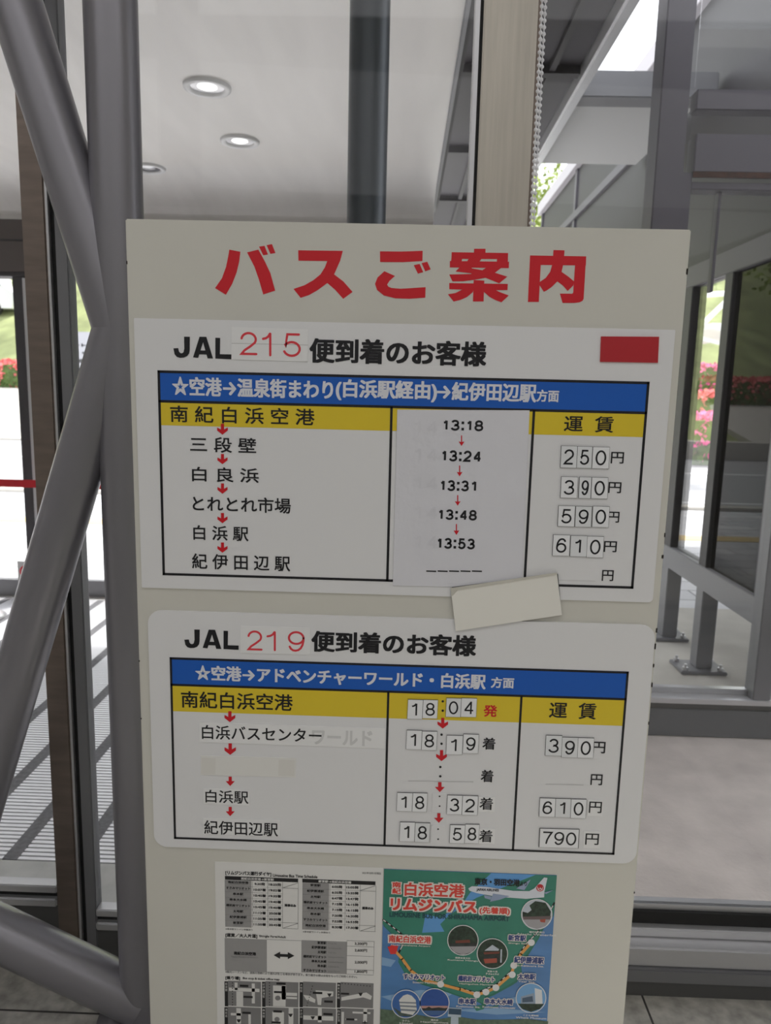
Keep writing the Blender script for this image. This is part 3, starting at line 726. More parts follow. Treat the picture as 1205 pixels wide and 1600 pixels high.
for s, x0, x1, y0, y1, lb, mt in (
        ('2', 734, 799, 195, 283, 'white magnet reading 2, first digit of the 250 fare', TILE2), ('5', 799, 859, 197, 284, 'white magnet reading 5, middle digit of the 250 fare', TILE2), ('0', 860, 928, 199, 286, 'white magnet reading 0, last digit of the 250 fare', TILE),
        ('3', 734, 801, 318, 403, 'white magnet reading 3 in the upper timetable 390 fare', TILE), ('9', 807, 855, 319, 405, 'narrow white magnet reading 9 in the upper timetable 390 fare', TILE2), ('0', 856, 922, 321, 406, 'white magnet reading 0 in the upper timetable 390 fare', TILE),
        ('5', 723, 790, 434, 517, 'white magnet reading 5, first digit of the 590 fare', TILE), ('9', 792, 857, 436, 519, 'white magnet reading 9, middle digit of the 590 fare', TILE2), ('0', 860, 927, 436, 520, 'white magnet reading 0, last digit of the 590 fare', TILE),
        ('6', 702, 770, 550, 634, 'white magnet reading 6 in the upper timetable 610 fare', TILE), ('1', 772, 839, 553, 637, 'white magnet reading 1 in the upper timetable 610 fare', TILE2), ('0', 838, 905, 556, 641, 'white magnet reading 0 in the upper timetable 610 fare', TILE)):
    magnet(s, x0, x1, y0, y1, lb, gu, QX, mt=mt)
RX = lambda x, y: (PX(x), PY(y))
gt = 'time magnets on the lower timetable'; gf = 'fare magnets on the lower timetable'
for s, x0, x1, y0, y1, lb, gg in (
        ('1', 151, 213, 396, 475, 'white magnet reading 1 in the departure time on the yellow row', gt), ('8', 213, 274, 397, 473, 'white magnet reading 8 in the departure time on the yellow row', gt),
        ('0', 308, 369, 390, 467, 'white magnet reading 0 in the departure time on the yellow row', gt), ('4', 369, 433, 390, 467, 'white magnet reading 4 in the departure time on the yellow row', gt),
        ('1', 146, 209, 521, 599, 'white magnet reading 1, hour tens of the 18 19 row', gt), ('8', 209, 271, 525, 602, 'white magnet reading 8, hour units of the 18 19 row', gt),
        ('1', 309, 376, 542, 620, 'white magnet reading 1, minute tens of the 18 19 row', gt), ('9', 377, 441, 537, 615, 'white magnet reading 9, minute units of the 18 19 row', gt),
        ('1', 107, 171, 776, 851, 'white magnet reading 1 in the 18 32 arrival row', gt), ('8', 171, 231, 777, 854, 'white magnet reading 8 in the 18 32 arrival row', gt),
        ('3', 312, 374, 786, 864, 'white magnet reading 3 in the 18 32 arrival row', gt), ('2', 374, 438, 788, 867, 'white magnet reading 2 in the 18 32 arrival row', gt),
        ('1', 119, 181, 896, 975, 'white magnet reading 1 in the bottom 18 58 row', gt), ('8', 181, 242, 899, 978, 'white magnet reading 8 beside the 1 in the bottom 18 58 row', gt),
        ('5', 323, 385, 907, 982, 'white magnet reading 5 in the bottom 18 58 row', gt), ('8', 385, 443, 905, 982, 'white magnet reading 8 beside the 5 in the bottom 18 58 row', gt),
        ('3', 714, 781, 542, 625, 'white magnet reading 3 in the lower timetable 390 fare', gf), ('9', 780, 846, 550, 632, 'white magnet reading 9 in the lower timetable 390 fare', gf), ('0', 845, 911, 552, 634, 'white magnet reading 0 in the lower timetable 390 fare', gf),
        ('6', 689, 754, 798, 874, 'white magnet reading 6 in the lower timetable 610 fare', gf), ('1', 754, 817, 800, 876, 'white magnet reading 1 in the lower timetable 610 fare', gf), ('0', 817, 880, 802, 880, 'white magnet reading 0 in the lower timetable 610 fare', gf)):
    magnet(s, x0, x1, y0, y1, lb, gg, RX, mt=TILE if random.random() < .6 else TILE2)
magnet('790', 688, 851, 922, 999, 'wide one piece white magnet reading 790 in the bottom fare row', gf, RX, wide=True)

# ---- time paper in a clear sleeve
tp = thing('time_sheet', 'white paper in a clear sleeve with departure times, taped over the upper timetable', 'paper sheet', (B(720, 780)[0], -.0045, B(720, 915)[1]))
SHEET = mat('sleeved_paper', rgb(226, 226, 232), .22, spec=.6, bump=(16, .35))
P = quad((621, 640), (827, 641), (815, 918), (614, 914))
m = MB()
nx, nz = 20, 26
gp = []
for j in range(nz + 1):
    for i in range(nx + 1):
        u, v = i / nx, j / nz
        a = (P[0][0] * (1 - u) + P[1][0] * u, P[0][1] * (1 - u) + P[1][1] * u); b_ = (P[3][0] * (1 - u) + P[2][0] * u, P[3][1] * (1 - u) + P[2][1] * u)
        x, z = a[0] * (1 - v) + b_[0] * v, a[1] * (1 - v) + b_[1] * v
        w = .0004 * math.sin(7 * u + 5 * v) * math.sin(9 * v - 3 * u) + .0005 * math.exp(-((u - .82 + .1 * v) / .07) ** 2) * math.sin(8 * v)
        gp.append((x, -.0044 - .22 * abs(w) * math.sin(math.pi * u) * math.sin(math.pi * v), z))
m.mesh(gp, [(j * (nx + 1) + i, (j + 1) * (nx + 1) + i, (j + 1) * (nx + 1) + i + 1, j * (nx + 1) + i + 1) for j in range(nz) for i in range(nx)], 0, True)
for i in range(4):
    p, q = P[i], P[(i + 1) % 4]
    m.face([(p[0], -.0044, p[1]), (q[0], -.0044, q[1]), (q[0], -.0036, q[1]), (p[0], -.0036, p[1])], 0)
m.build('sleeve', SHEET, tp)
m = MB()
for s, x0, x1, y0, y1 in (('13:18', 691, 755, 656, 673), ('13:24', 689, 752, 703.5, 721), ('13:31', 687, 747, 750, 767), ('13:48', 684, 745, 795.5, 812), ('13:53', 682, 742, 840, 857)):
    m = MB(); draw(m, s, pbox(x0, x1, y0, y1), .19, -.0048, widths=[.8, 1, .4, 1, 1] if s[3] != '1' else [.8, 1, .4, .8, 1]); m.build('time_lettering', BLACK, tp)
m = MB()
for k in range(5):
    xa = 666 + 17.8 * k; m.flat(quad((xa, 890.2), (xa + 15.6, 890.7), (xa + 15.6, 892.8), (xa, 892.3)), -.0048)
m.build('dash_line', BLACK, tp)
for x, y0, y1 in ((721, 680, 696.5), (718, 727, 744), (715, 773, 789.5), (713, 818, 835)):
    m = MB(); down_arrow(m, x, y0, y1, -.0048, 0, 'thin', 9); m.build('arrow', RED, tp)
for y0, y1 in ((657, 677), (700, 720), (744, 764), (790, 810), (836, 856)):
    m = MB(); draw(m, '14', pbox(645, 684, y0, y1), .15, -.0047); m.build('faded_time', mat('show_through', rgb(217, 217, 223), .3), tp)

# ---- blank tilted card magnet, red magnet
P = quad((704, 918), (869, 894), (877, 959), (712, 984))
bc = thing('blank_card', 'blank white magnetic card stuck at a tilt across the upper timetable bottom edge', 'card', (B(790, 940)[0], -.008, B(790, 984)[1]))
m = MB(); m.slab(P, -.0072, -.0062, 0); m.build('card', mat('card_white', rgb(240, 238, 230), .5), bc)
m = MB(); m.slab(quad((706, 916), (871, 895.5), (876.5, 958), (714, 981)), -.0062, -.0031); m.build('magnet_backing', RUBBER, bc)
m = MB(); m.slab(quad((704, 917), (869, 893), (869.3, 896), (704.6, 921.5)), -.0085, -.0072); m.build('folded_edge', mat('card_edge', rgb(206, 203, 192), .6), bc)
m = MB(); m.slab(quad((704.2, 919.5), (717, 917.5), (708, 928), (705.3, 930)), -.0078, -.0072); m.build('creased_corner', mat('card_edge', rgb(190, 188, 178), .6), bc)
m = MB(); m.slab(quad((938.3, 526), (1028.5, 526.6), (1026.6, 567), (936.8, 565.5)), -.0052, -.0031, 0)
tag(m.build('red_magnet', DARKRED), 'plain dark red rectangular magnet at upper right of the upper timetable', 'magnet')

# ---- printed bus schedule sheet
ss = thing('schedule_sheet', 'black and white printed bus schedule sheet with small maps, low on the notice board', 'printed sheet', (-.17, -.0006, .27))
SX0, SX1, SZ1, SZ0 = -.3243, -.0140, .6888, .27
m = MB(); m.slab(rect(SX0, SX1, SZ0, SZ1), -.0008, -.0001); m.build('paper', PAPER, ss)
U = lambda x: 320 + x / 4.155
V = lambda y: 1330 + y / 4.155
def sp(x, y): return B(U(x), V(y))
GREY = mat('grey_print', rgb(158, 157, 156), .7); LGREY = mat('line_print', rgb(130, 130, 130), .7); MAPG = mat('map_grey_print', rgb(132, 131, 131), .7); BLK2 = mat('black_toner', rgb(34, 33, 34), .7)
def srect(mb, x0, x1, y0, y1, Y, mi=0):
    # axis aligned on the sheet, measured at the centre
    a = sp(x0, (y0 + y1) / 2); b = sp(x1, (y0 + y1) / 2); xm = (x0 + x1) / 2
    mb.flat(rect(a[0], b[0], sp(xm, y1)[1], sp(xm, y0)[1]), Y, mi)
SL = .0385
def sw(mb, s, x0, x1, y0, y1, Y, mi=0, bold=.03): write(mb, s, U(x0), U(x1), V(y0), V(y1), Y, mi, bold)
shade = MB(); lines = MB(); toner = MB(); txt = MB(); wtxt = MB()
def stable(x0, y0, names, ta, tb, head, note, nb_):
    # x0,y0 : top-left of the black heading bar, in sheet measurements
    Wd = 475; rows = 8; rh = 37.4
    def dy(x): return (x - x0) * SL
    srect(toner, x0, x0 + Wd, y0 + dy(x0 + Wd / 2), y0 + 24 + dy(x0 + Wd / 2), -.0011)
    sw(wtxt, head, x0 + 105, x0 + 318, y0 + 4 + 8, y0 + 20 + 8, -.0013, 0, .03)
    yb = y0 + 26
    shade = MB(); srect(shade, x0, x0 + 172, yb + dy(x0 + 86), yb + rows * rh + dy(x0 + 86) + 4, -.0010); shade.build('shaded_column', GREY, ss)
    for k in range(rows):
        yy = yb + k * rh
        c = x0 + 86; n = len(names[k]); hw = min(78, 11 * n)
        sw(txt, names[k], c - hw, c + hw, yy + 4 + dy(c), yy + 21 + dy(c), -.0013)
        srect(lines, c - hw * .9, c + hw * .9, yy + 26 + dy(c), yy + 28 + dy(c), -.0013)
        for tt_, c in ((ta[k], x0 + 226), (tb[k], x0 + 325)):
            hw = 40 if len(tt_) > 5 else 34
            sw(txt, tt_, c - hw, c + hw, yy + 8 + dy(c), yy + 27 + dy(c), -.0013)
        if k: srect(lines, x0, x0 + 374, yy + dy(x0 + 187) - .6, yy + dy(x0 + 187) + .6, -.0012)
    for xx in (x0 + 178, x0 + 278, x0 + 374, x0 + Wd): srect(lines, xx - 1, xx + 1, yb + dy(xx), yb + rows * rh + dy(xx), -.0012)
    for yy in (yb + rh, yb + 7 * rh, yb + 8 * rh): srect(lines, x0 + 374, x0 + Wd, yy - 1 + dy(x0 + 424), yy + 1 + dy(x0 + 424), -.0012)
    for yy in (yb, yb + 7 * rh):
        lines.flat([sp(x0 + 378, yy + rh + dy(x0 + 378)), sp(x0 + 378, yy + rh - 3 + dy(x0 + 378)), sp(x0 + Wd, yy + dy(x0 + Wd)), sp(x0 + Wd, yy + 3 + dy(x0 + Wd))], -.0012)
    sw(txt, note, x0 + 388, x0 + 462, yb + 4 * rh - 10 + dy(x0 + 424), yb + 4 * rh + 9 + dy(x0 + 424), -.0013, 0, .05)
    sw(lines, nb_, x0 + 4, x0 + 180, yb + rows * rh + 12 + dy(x0 + 90), yb + rows * rh + 24 + dy(x0 + 90), -.0013, 0, .02)
NM = ['南紀白浜空港', 'すさみマリオット', '串本駅', '串本大水崎', '橋杭岩マリオット', '太地駅', '紀伊勝浦駅', '新宮駅']
stable(132, 158, NM, ['9:30発', '10:07着', '10:40着', '10:45着', '10:45着', '11:12着', '11:25着', '11:50着'], ['18:25発', '19:02着', '19:35着', '19:40着', '19:40着', '20:08着', '20:20着', '20:45着'], '南紀白浜空港→新宮駅', '降車のみ', '※串本駅でトイレ休憩あり')
stable(634, 176, ['新宮駅', '紀伊勝浦駅', '太地駅', '橋杭岩マリオット', '串本大水崎', '串本駅', 'すさみマリオット', '南紀白浜空港'], ['6:05発', '6:35発', '6:47発', '7:15発', '7:15発', '7:20発', '7:53発', '8:30着'], ['15:05発', '15:35発', '15:47発', '16:15発', '16:15発', '16:20発', '16:53発', '17:30着'], '新宮駅→南紀白浜空港', '乗車のみ', '※串本駅でトイレ休憩あり')
sw(txt, '[リムジンバス運行ダイヤ]', 135, 433, 128, 158, -.0013, 0, .03)
sw(txt, 'Limousine Bus Time Schedule', 443, 732, 149, 168, -.0013, 0, .03)
sw(lines, '2021年10月1日現在', 1022, 1145, 133, 147, -.0013, 0, .02)
sw(txt, '[運賃／大人片道]', 135, 342, 532, 560, -.0013, 0, .03)
sw(txt, 'Shingle Fare/Adult', 354, 528, 544, 562, -.0013, 0, .02)
srect(shade, 131, 404, 566, 778, -.0010)
sw(txt, '南紀白浜空港', 190, 334, 650, 672, -.0013, 0, .04)
sw(lines, 'Nanki-Shirahama Airport', 172, 348, 678, 692, -.0013, 0, .0)
toner.flat([sp(448, 672), sp(490, 650), sp(490, 664), sp(540, 666), sp(540, 652), sp(583, 676), sp(540, 698), sp(540, 684), sp(490, 682), sp(490, 696)], -.0012)
srect(shade, 628, 922, 580, 790, -.0010)
for k, (nm, en) in enumerate((('新宮駅', 'Shingu Sta.'), ('紀伊勝浦駅', 'Kii-Katsuura Sta.'), ('太地駅', 'Taiji Sta.'), ('橋杭岩マリオット', 'Hashiguiiwa Marriott'), ('串本大水崎', 'Kushimoto Omizusaki'), ('串本駅', 'Kushimoto Sta.'), ('すさみマリオット', 'Susami Marriott'))):
    yy = 580 + k * 30; hw = min(150, len(nm) * 19)
    sw(txt, nm, 790 - hw, 790, yy + 2, yy + 21, -.0013); sw(lines, en, 802, 802 + 5.2 * len(en), yy + 12, yy + 22, -.0013, 0, .0)
for k, (f_, yy) in enumerate((('3,200円', 597), ('2,600円', 640), ('2,000円', 718), ('1,800円', 778))): sw(txt, f_, 974, 1054, yy - 9, yy + 11, -.0013, 0, .02)
for yy in (574, 610, 672, 762, 792): srect(lines, 922, 1098, yy - 1 + 6, yy + 1 + 6, -.0012)
for xx in (922, 1098): srect(lines, xx - 1, xx + 1, 580, 796, -.0012)
srect(lines, 404, 628, 574 - 1, 574 + 1, -.0012); srect(lines, 404, 628, 786 - 1, 786 + 1, -.0012)
sw(lines, '※観光シーズンなど、道路の混雑により遅れが生じる場合があります。乗り継ぎの際は余裕をもってご利用ください。', 135, 990, 788, 804, -.0013, 0, .02)
sw(txt, '[乗り場]', 135, 230, 808, 834, -.0013, 0, .03)
sw(txt, 'Bus stop & ticket office map', 248, 486, 818, 836, -.0013, 0, .02)
maps = MB(); roads = MB()
bars = ['新宮駅', '紀伊勝浦駅', '太地駅', '串本大水崎', '橋杭岩', '串本駅', 'すさみ', '白浜空港']
for r_ in range(2):
    for c_ in range(4):
        x0 = 130 + 243 * c_; y0 = 842 + 168 * r_ + c_ * 3; x1 = x0 + 236; y1 = y0 + 162 + (60 if r_ else 0)
        srect(toner, x0, x0 + 22, y0, y1, -.0011); srect(maps, x0 + 22, x1, y0, y1, -.0010)
        for k, ch in enumerate(bars[r_ * 4 + c_]): sw(wtxt, ch, x0 + 4, x0 + 18, y0 + 8 + k * 20, y0 + 24 + k * 20, -.0013, 0, .0)
R2 = lambda x0, x1, y0, y1: srect(roads, x0, x1, y0, y1, -.0011)
R2(158, 356, 886, 908); R2(195, 214, 850, 898); R2(306, 326, 856, 985); R2(206, 250, 908, 1004)
R2(444, 526, 870, 1004); R2(500, 528, 868, 960); R2(526, 600, 916, 936); R2(526, 600, 944, 956)
R2(170, 240, 1048, 1064); R2(206, 236, 1016, 1116); R2(284, 300, 1056, 1122); R2(545, 576, 1012, 1122); R2(440, 515, 1040, 1122)
R2(640, 836, 1066, 1094); R2(735, 760, 1016, 1108); R2(1030, 1054, 1018, 1110); R2(960, 1076, 1040, 1052); R2(888, 904, 1040, 1122); R2(915, 990, 1084, 1094)
roads.flat([sp(640, 930), sp(680, 935), sp(720, 960), sp(716, 982), sp(660, 962)], -.0011); roads.flat([sp(720, 900), sp(836, 908), sp(834, 938), sp(760, 950), sp(756, 996), sp(734, 994), sp(728, 950)], -.0011)
roads.flat([sp(888, 945), sp(960, 930), sp(1050, 914), sp(1086, 938), sp(1078, 962), sp(1030, 946), sp(950, 958), sp(888, 968)], -.0011)
for (x0, x1, y0, y1) in ((228, 284, 864, 878), (252, 312, 936, 950), (466, 526, 850, 864), (450, 505, 905, 918), (702, 764, 910, 924), (776, 832, 966, 980), (884, 938, 916, 928), (244, 300, 1040, 1053), (446, 502, 1030, 1044), (434, 494, 1102, 1116), (770, 830, 1048, 1062), (918, 972, 1082, 1095)):
    srect(toner, x0, x1, y0, y1, -.0012)
for (cx, cy) in ((810, 930), (1012, 926), (222, 1098), (558, 1062), (702, 1078)):
    toner.flat([sp(cx - 15, cy - 10), sp(cx + 15, cy - 10), sp(cx + 4, cy + 10), sp(cx - 4, cy + 10)], -.00125)
for k in range(9): srect(toner, 178, 184, 848 + 18 * k, 855 + 18 * k, -.0012); srect(toner, 418, 424, 848 + 18 * k, 855 + 18 * k, -.0012)
for k in range(10): srect(toner, 890 + 20 * k, 896 + 20 * k, 852 + 2 * k, 858 + 2 * k, -.0012)
for k in range(8): srect(toner, 662 + 5 * k, 667 + 5 * k, 996 - 18 * k, 1003 - 18 * k, -.0012)
toner.flat([sp(1022, 1110), sp(1036, 1104), sp(1038, 1096), sp(1042, 1096), sp(1044, 1104), sp(1058, 1110), sp(1058, 1114), sp(1044, 1112), sp(1042, 1120), sp(1038, 1120), sp(1036, 1112), sp(1022, 1114)], -.00125)
maps.flat([sp(475 + 18 * math.cos(a * .5236), 950 + 16 * math.sin(a * .5236)) for a in range(12)], -.0012)
maps.flat([sp(470 + 17 * math.cos(a * .5236), 1088 + 16 * math.sin(a * .5236)) for a in range(12)], -.0012)
maps.build('map', MAPG, ss); roads.build('map_roads', mat('map_white', rgb(222, 221, 218), .7), ss)
shade.build('shaded_cells', GREY, ss); lines.build('table_lines', LGREY, ss); toner.build('black_bars', BLK2, ss)
txt.build('lettering', BLK2, ss); wtxt.build('white_lettering', PAPER, ss)

# ---- colour route poster
rp = thing('route_poster', 'colour bus route map poster with red title and green coast, low on the notice board', 'poster', (.145, -.0006, .26))
m = MB(); m.slab(rect(-.0128, .3024, .26, .6868), -.0009, -.0001); m.build('paper', mat('poster_sea', rgb(82, 132, 188), .35, noise=(7, .16, 3, (1, 1, 3))), rp)
U2 = lambda x: 580 + x / 3.887
V2 = lambda y: 1330 + y / 3.887
def rp_(x, y): return B(U2(x), V2(y))
def pw(mb, s, x0, x1, y0, y1, Y, mi=0, bold=.03, boldy=None): write(mb, s, U2(x0), U2(x1), V2(y0), V2(y1), Y, mi, bold, boldy)
def clampx(pts): return [(min(max(p[0], -.0128), .3024), min(p[1], .6868)) for p in pts]
PG = mat('poster_green', rgb(50, 132, 112), .4, noise=(14, .08, 4)); PG2 = mat('poster_dark_green', rgb(40, 118, 98), .4)
coast = [(60, 90), (1140, 140), (1125, 330), (1100, 380), (1050, 440), (1010, 520), (940, 630), (905, 690), (910, 720), (880, 780), (850, 800), (740, 860), (690, 880), (690, 930), (640, 900), (560, 880), (420, 830), (300, 795), (200, 730), (165, 670), (180, 560), (130, 500), (70, 440)]
m = MB(); m.flat(clampx([rp_(x + 6, y + 12) for x, y in coast]), -.0011); m.build('coast_shadow', PG2, rp)
m = MB(); m.flat(clampx([rp_(*p) for p in coast]), -.0013)
m.flat([rp_(620, 940), rp_(690, 925), rp_(685, 955), rp_(640, 968)], -.0013); m.flat([rp_(715, 945), rp_(775, 930), rp_(770, 940), rp_(720, 952)], -.0013)
m.build('land', PG, rp)
m = MB(); m.flat(clampx([rp_(730, 118), rp_(1000, 132), rp_(640, 280), rp_(480, 380), rp_(420, 440), rp_(445, 485), rp_(310, 492), rp_(330, 380), rp_(420, 400), rp_(560, 310), rp_(600, 250)]), -.0014); m.build('flight_path', mat('poster_pale_blue', rgb(96, 160, 222), .4), rp)
m = MB()
hill = [(45, 955), (150, 965), (280, 990), (420, 1015), (520, 1000), (640, 1020), (800, 1020), (950, 1015), (1075, 1030)]
m.flat([(max(a, -.0128), b) for a, b in [rp_(*p) for p in hill]] + [(.3024, .26), (-.0128, .26)], -.0012); m.build('hills', mat('poster_hill', rgb(92, 112, 92), .5, noise=(90, .35, 5)), rp)
m = MB(); 
for pts in ([(60, 880), (300, 840), (520, 850), (430, 900), (180, 930)], [(760, 900), (900, 880), (1040, 900), (900, 925)], [(60, 640), (150, 660), (120, 700), (60, 690)], [(480, 960), (760, 950), (1060, 975), (760, 990)]):
    m.flat(clampx([rp_(*p) for p in pts]), -.00105)
m.build('clouds', mat('poster_cloud', rgb(138, 176, 214), .4), rp)
m = MB(); m.flat([rp_(470, 945), rp_(550, 950), rp_(545, 1005), rp_(465, 1000)], -.0016); m.flat([rp_(485, 1000), rp_(530, 1005), rp_(530, 1060), rp_(482, 1060)], -.0016); m.build('control_tower', mat('poster_tower', rgb(190, 204, 216), .5), rp)
m = MB(); m.flat([rp_(472, 950), rp_(548, 955), rp_(546, 990), rp_(470, 985)], -.0017); m.build('tower_windows', mat('poster_tower_glass', rgb(50, 78, 104), .5), rp)
# route with rail line
route = [(135, 590), (190, 650), (240, 720), (320, 780), (420, 803), (540, 835), (640, 868), (700, 850), (758, 823), (850, 745), (868, 690), (910, 620), (972, 550)]
def ribbon(mb, pts, w, Y):
    for (a, b) in zip(pts[:-1], pts[1:]):
        d = Vector((b[0] - a[0], b[1] - a[1])).normalized(); n = Vector((-d.y, d.x)) * w / 2
        mb.flat([rp_(a[0] + n.x - d.x * w * .2, a[1] + n.y - d.y * w * .2), rp_(b[0] + n.x + d.x * w * .2, b[1] + n.y + d.y * w * .2), rp_(b[0] - n.x + d.x * w * .2, b[1] - n.y + d.y * w * .2), rp_(a[0] - n.x - d.x * w * .2, a[1] - n.y - d.y * w * .2)], Y)
rail = [(72, 412), (130, 455), (185, 500), (195, 560), (165, 620), (215, 700), (330, 785), (540, 828), (640, 858), (770, 800), (850, 725), (880, 650), (940, 560), (1000, 500), (1050, 430), (1112, 310)]
m = MB(); ribbon(m, rail, 11, -.0015); m.build('railway', BLK2, rp)
m = MB()
for a, b in zip(rail[:-1], rail[1:]):
    L = math.hypot(b[0] - a[0], b[1] - a[1]); n = max(1, int(L / 34))
    for k in range(n):
        t0, t1 = (k + .1) / n, (k + .55) / n
        ribbon(m, [(a[0] + (b[0] - a[0]) * t0, a[1] + (b[1] - a[1]) * t0), (a[0] + (b[0] - a[0]) * t1, a[1] + (b[1] - a[1]) * t1)], 6, -.0016)
m.build('railway_dashes', PAPER, rp)
m = MB(); ribbon(m, route, 17, -.0018); m.build('bus_route', mat('poster_orange', rgb(236, 168, 88), .5), rp)
def pdisc(mb, cx, cy, r, Y): mb.flat([rp_(cx + r * math.cos(a * math.pi / 16), cy + r * .98 * math.sin(a * math.pi / 16)) for a in range(32)], Y)
for cx, cy in ((422, 803), (642, 867), (697, 850), (757, 824), (856, 745), (866, 689), (972, 550)):
    m = MB(); pdisc(m, cx, cy, 21, -.0020); m.build('stop_dot', WHITE, rp)
m = MB(); pdisc(m, 133, 590, 26, -.0020); m.flat([rp_(100, 575), rp_(165, 570), rp_(150, 620), rp_(118, 620)], -.00203); m.build('airport_dot', mat('poster_red', rgb(226, 50, 48), .4), rp)
# lettering with white outline
sh_, wh, rd, bk, bl_ = MB(), MB(), MB(), MB(), MB()
for s, x0, x1, y0, y1, bb in (('白浜空港', 204, 565, 190, 272, .03), ('リムジンバス', 118, 640, 285, 362, .045), ('(先着順)', 658, 842, 335, 382, .03), ('南紀白浜空港', 108, 364, 508, 552, .03)):
    pw(sh_, s, x0 + 6 - 4, x1 + 6 + 4, y0 + 4, y1 + 10, -.0019, 0, .10) if y1 - y0 > 60 else None
    pw(wh, s, x0 - 8, x1 + 8, y0 - 7, y1 + 7, -.0021, 0, .13 if y1 - y0 > 60 else .16); pw(rd, s, x0, x1, y0, y1, -.0023, 0, bb)
for s, y0, y1 in (('南', 182, 216), ('紀', 219, 254)):
    pw(wh, s, 122, 188, y0 - 4, y1 + 4, -.0021, 0, .15); pw(rd, s, 128, 182, y0, y1, -.0023, 0, .04)
pw(sh_, 'LIMOUSINE BUS FOR SHIRAHAMA AIRPORT', 112, 840, 378, 408, -.0022, 0, .03)
pw(bk, '東京・羽田空港', 628, 902, 162, 204, -.0024, 0, .035); pw(bk, 'より', 902, 946, 180, 206, -.0024, 0, .03)
for s, x0, x1, y0, y1 in (('新宮駅', 832, 940, 503, 540), ('紀伊勝浦駅', 868, 1048, 636, 676), ('太地駅', 890, 998, 738, 774), ('すさみマリオット', 196, 448, 742, 776), ('橋杭岩マリオット', 528, 750, 752, 788), ('串本駅', 532, 636, 888, 924), ('串本大水崎', 688, 860, 890, 926)):
    pw(wh, s, x0 - 4, x1 + 4, y0 - 4, y1 + 4, -.0021, 0, .12); pw(bl_, s, x0, x1, y0, y1, -.0023, 0, .035)
for s, cx, yy in (('Nanki-Shirahama Airport', 240, 562), ('Shingu Sta.', 890, 549), ('Kii-Katsuura Sta.', 960, 684), ('Taiji Sta.', 945, 782), ('Susami Marriott', 330, 786), ('Hashiguiiwa Marriott', 640, 797), ('Kushimoto Sta.', 590, 932), ('Kushimoto Omizusaki', 775, 936)):
    pw(wh, s, cx - 5.2 * len(s), cx + 5.2 * len(s), yy, yy + 12, -.0024, 0, .02)
sh_.build('title_shadow', mat('poster_teal', rgb(12, 72, 82), .4), rp); wh.build('lettering_outline', mat('poster_white', rgb(236, 228, 220), .4), rp)
rd.build('title_lettering', mat('poster_red_ink', rgb(224, 66, 52), .4), rp); bk.build('black_lettering', BLACK, rp); bl_.build('blue_lettering', mat('poster_navy', rgb(30, 60, 128), .4), rp)
# airliner
pl = MB(); pl.flat([rp_(590, 222), rp_(612, 208), rp_(700, 212), rp_(860, 236), rp_(960, 238), rp_(990, 222), rp_(1050, 155), rp_(1070, 158), rp_(1052, 240), rp_(1050, 276), rp_(940, 285), rp_(760, 272), rp_(640, 250), rp_(598, 236)], -.0020)
jet = pl.build('airliner', mat('poster_fuselage', rgb(222, 226, 236), .4), rp)
m = MB(); m.flat([rp_(740, 252), rp_(840, 268), rp_(780, 290), rp_(722, 302)], -.0022); m.flat([rp_(685, 262), rp_(732, 270), rp_(725, 290), rp_(690, 280)], -.0022); m.flat([rp_(880, 222), rp_(930, 232), rp_(962, 180), rp_(968, 166)], -.0022); m.flat([rp_(1050, 246), rp_(1105, 232), rp_(1060, 256)], -.0022); m.build('wing', mat('poster_wing', rgb(150, 166, 196), .4), jet)
m = MB(); pdisc(m, 1025, 218, 23, -.0023); m.build('tail_emblem', mat('poster_crimson', rgb(200, 28, 40), .4), jet)
m = MB(); m.flat([rp_(1006, 205), rp_(1018, 226), rp_(1026, 214), rp_(1034, 226), rp_(1044, 206), rp_(1038, 232), rp_(1025, 222), rp_(1013, 232)], -.0025); pw(m, 'JAL', 1016, 1036, 230, 238, -.0025, 0, .04); m.build('crane_mark', WHITE, jet)
m = MB(); pw(m, 'JAPAN AIRLINES', 640, 775, 222, 242, -.0023, 0, .03); m.build('airline_lettering', BLK2, jet)
# round inset photographs
def inset(cx, cy, r, base, polys, cap=None):
    m = MB(); pdisc(m, cx, cy, r + 5, -.0024); mats = [WHITE, base]
    m.flat([rp_(cx + r * math.cos(a * math.pi / 16), cy + r * .98 * math.sin(a * math.pi / 16)) for a in range(32)], -.0026, 1)
    for k, (mt, pts) in enumerate(polys):
        mats.append(mt)
        cl = []
        for (x, y) in pts:
            L = math.hypot(x, y)
            if L > .98: x, y = x / L * .98, y / L * .98
            cl.append(rp_(cx + r * x, cy + r * y))
        m.flat(cl, -.0027 - .00005 * k, 2 + k)
    o = m.build('inset_photo', mats, rp)
    if cap:
        t = MB()
        for i, s in enumerate(cap): pw(t, s, cx - 5.5 * len(s) * 1.4, cx + 5.5 * len(s) * 1.4, cy + r + 12 + 15 * i, cy + r + 24 + 15 * i, -.0024, 0, .02)
        t.build('caption', PAPER, o)
K = lambda n, r, g, b, ns=None: mat('inset_' + n, rgb(r, g, b), .5, noise=ns)
dk = K('dark', 44, 50, 48, (120, .5, 4)); gr = K('ground', 168, 166, 170); rf = K('roof', 120, 62, 48); sk = K('sky', 196, 204, 214); tr = K('tree', 38, 58, 44, (160, .6, 5)); pnk = K('red', 176, 84, 66)
inset(1005, 378, 90, sk, [(tr, [(-1, -.2), (-.6, -.1), (-.35, -.3), (-.5, -.6), (-.1, -.9), (.6, -.8), (.95, -.2), (.9, .2), (-.95, .2)]), (K('stone', 112, 96, 96), [(-.95, .15), (.95, .1), (.9, .4), (-.9, .4)]), (gr, [(-.95, .35), (.95, .35), (.6, .8), (0, .98), (-.6, .8)]), (pnk, [(.2, .35), (.6, .3), (.55, .55), (.25, .5)])], ['橋杭岩の朝日', 'Nachi Waterfall'])
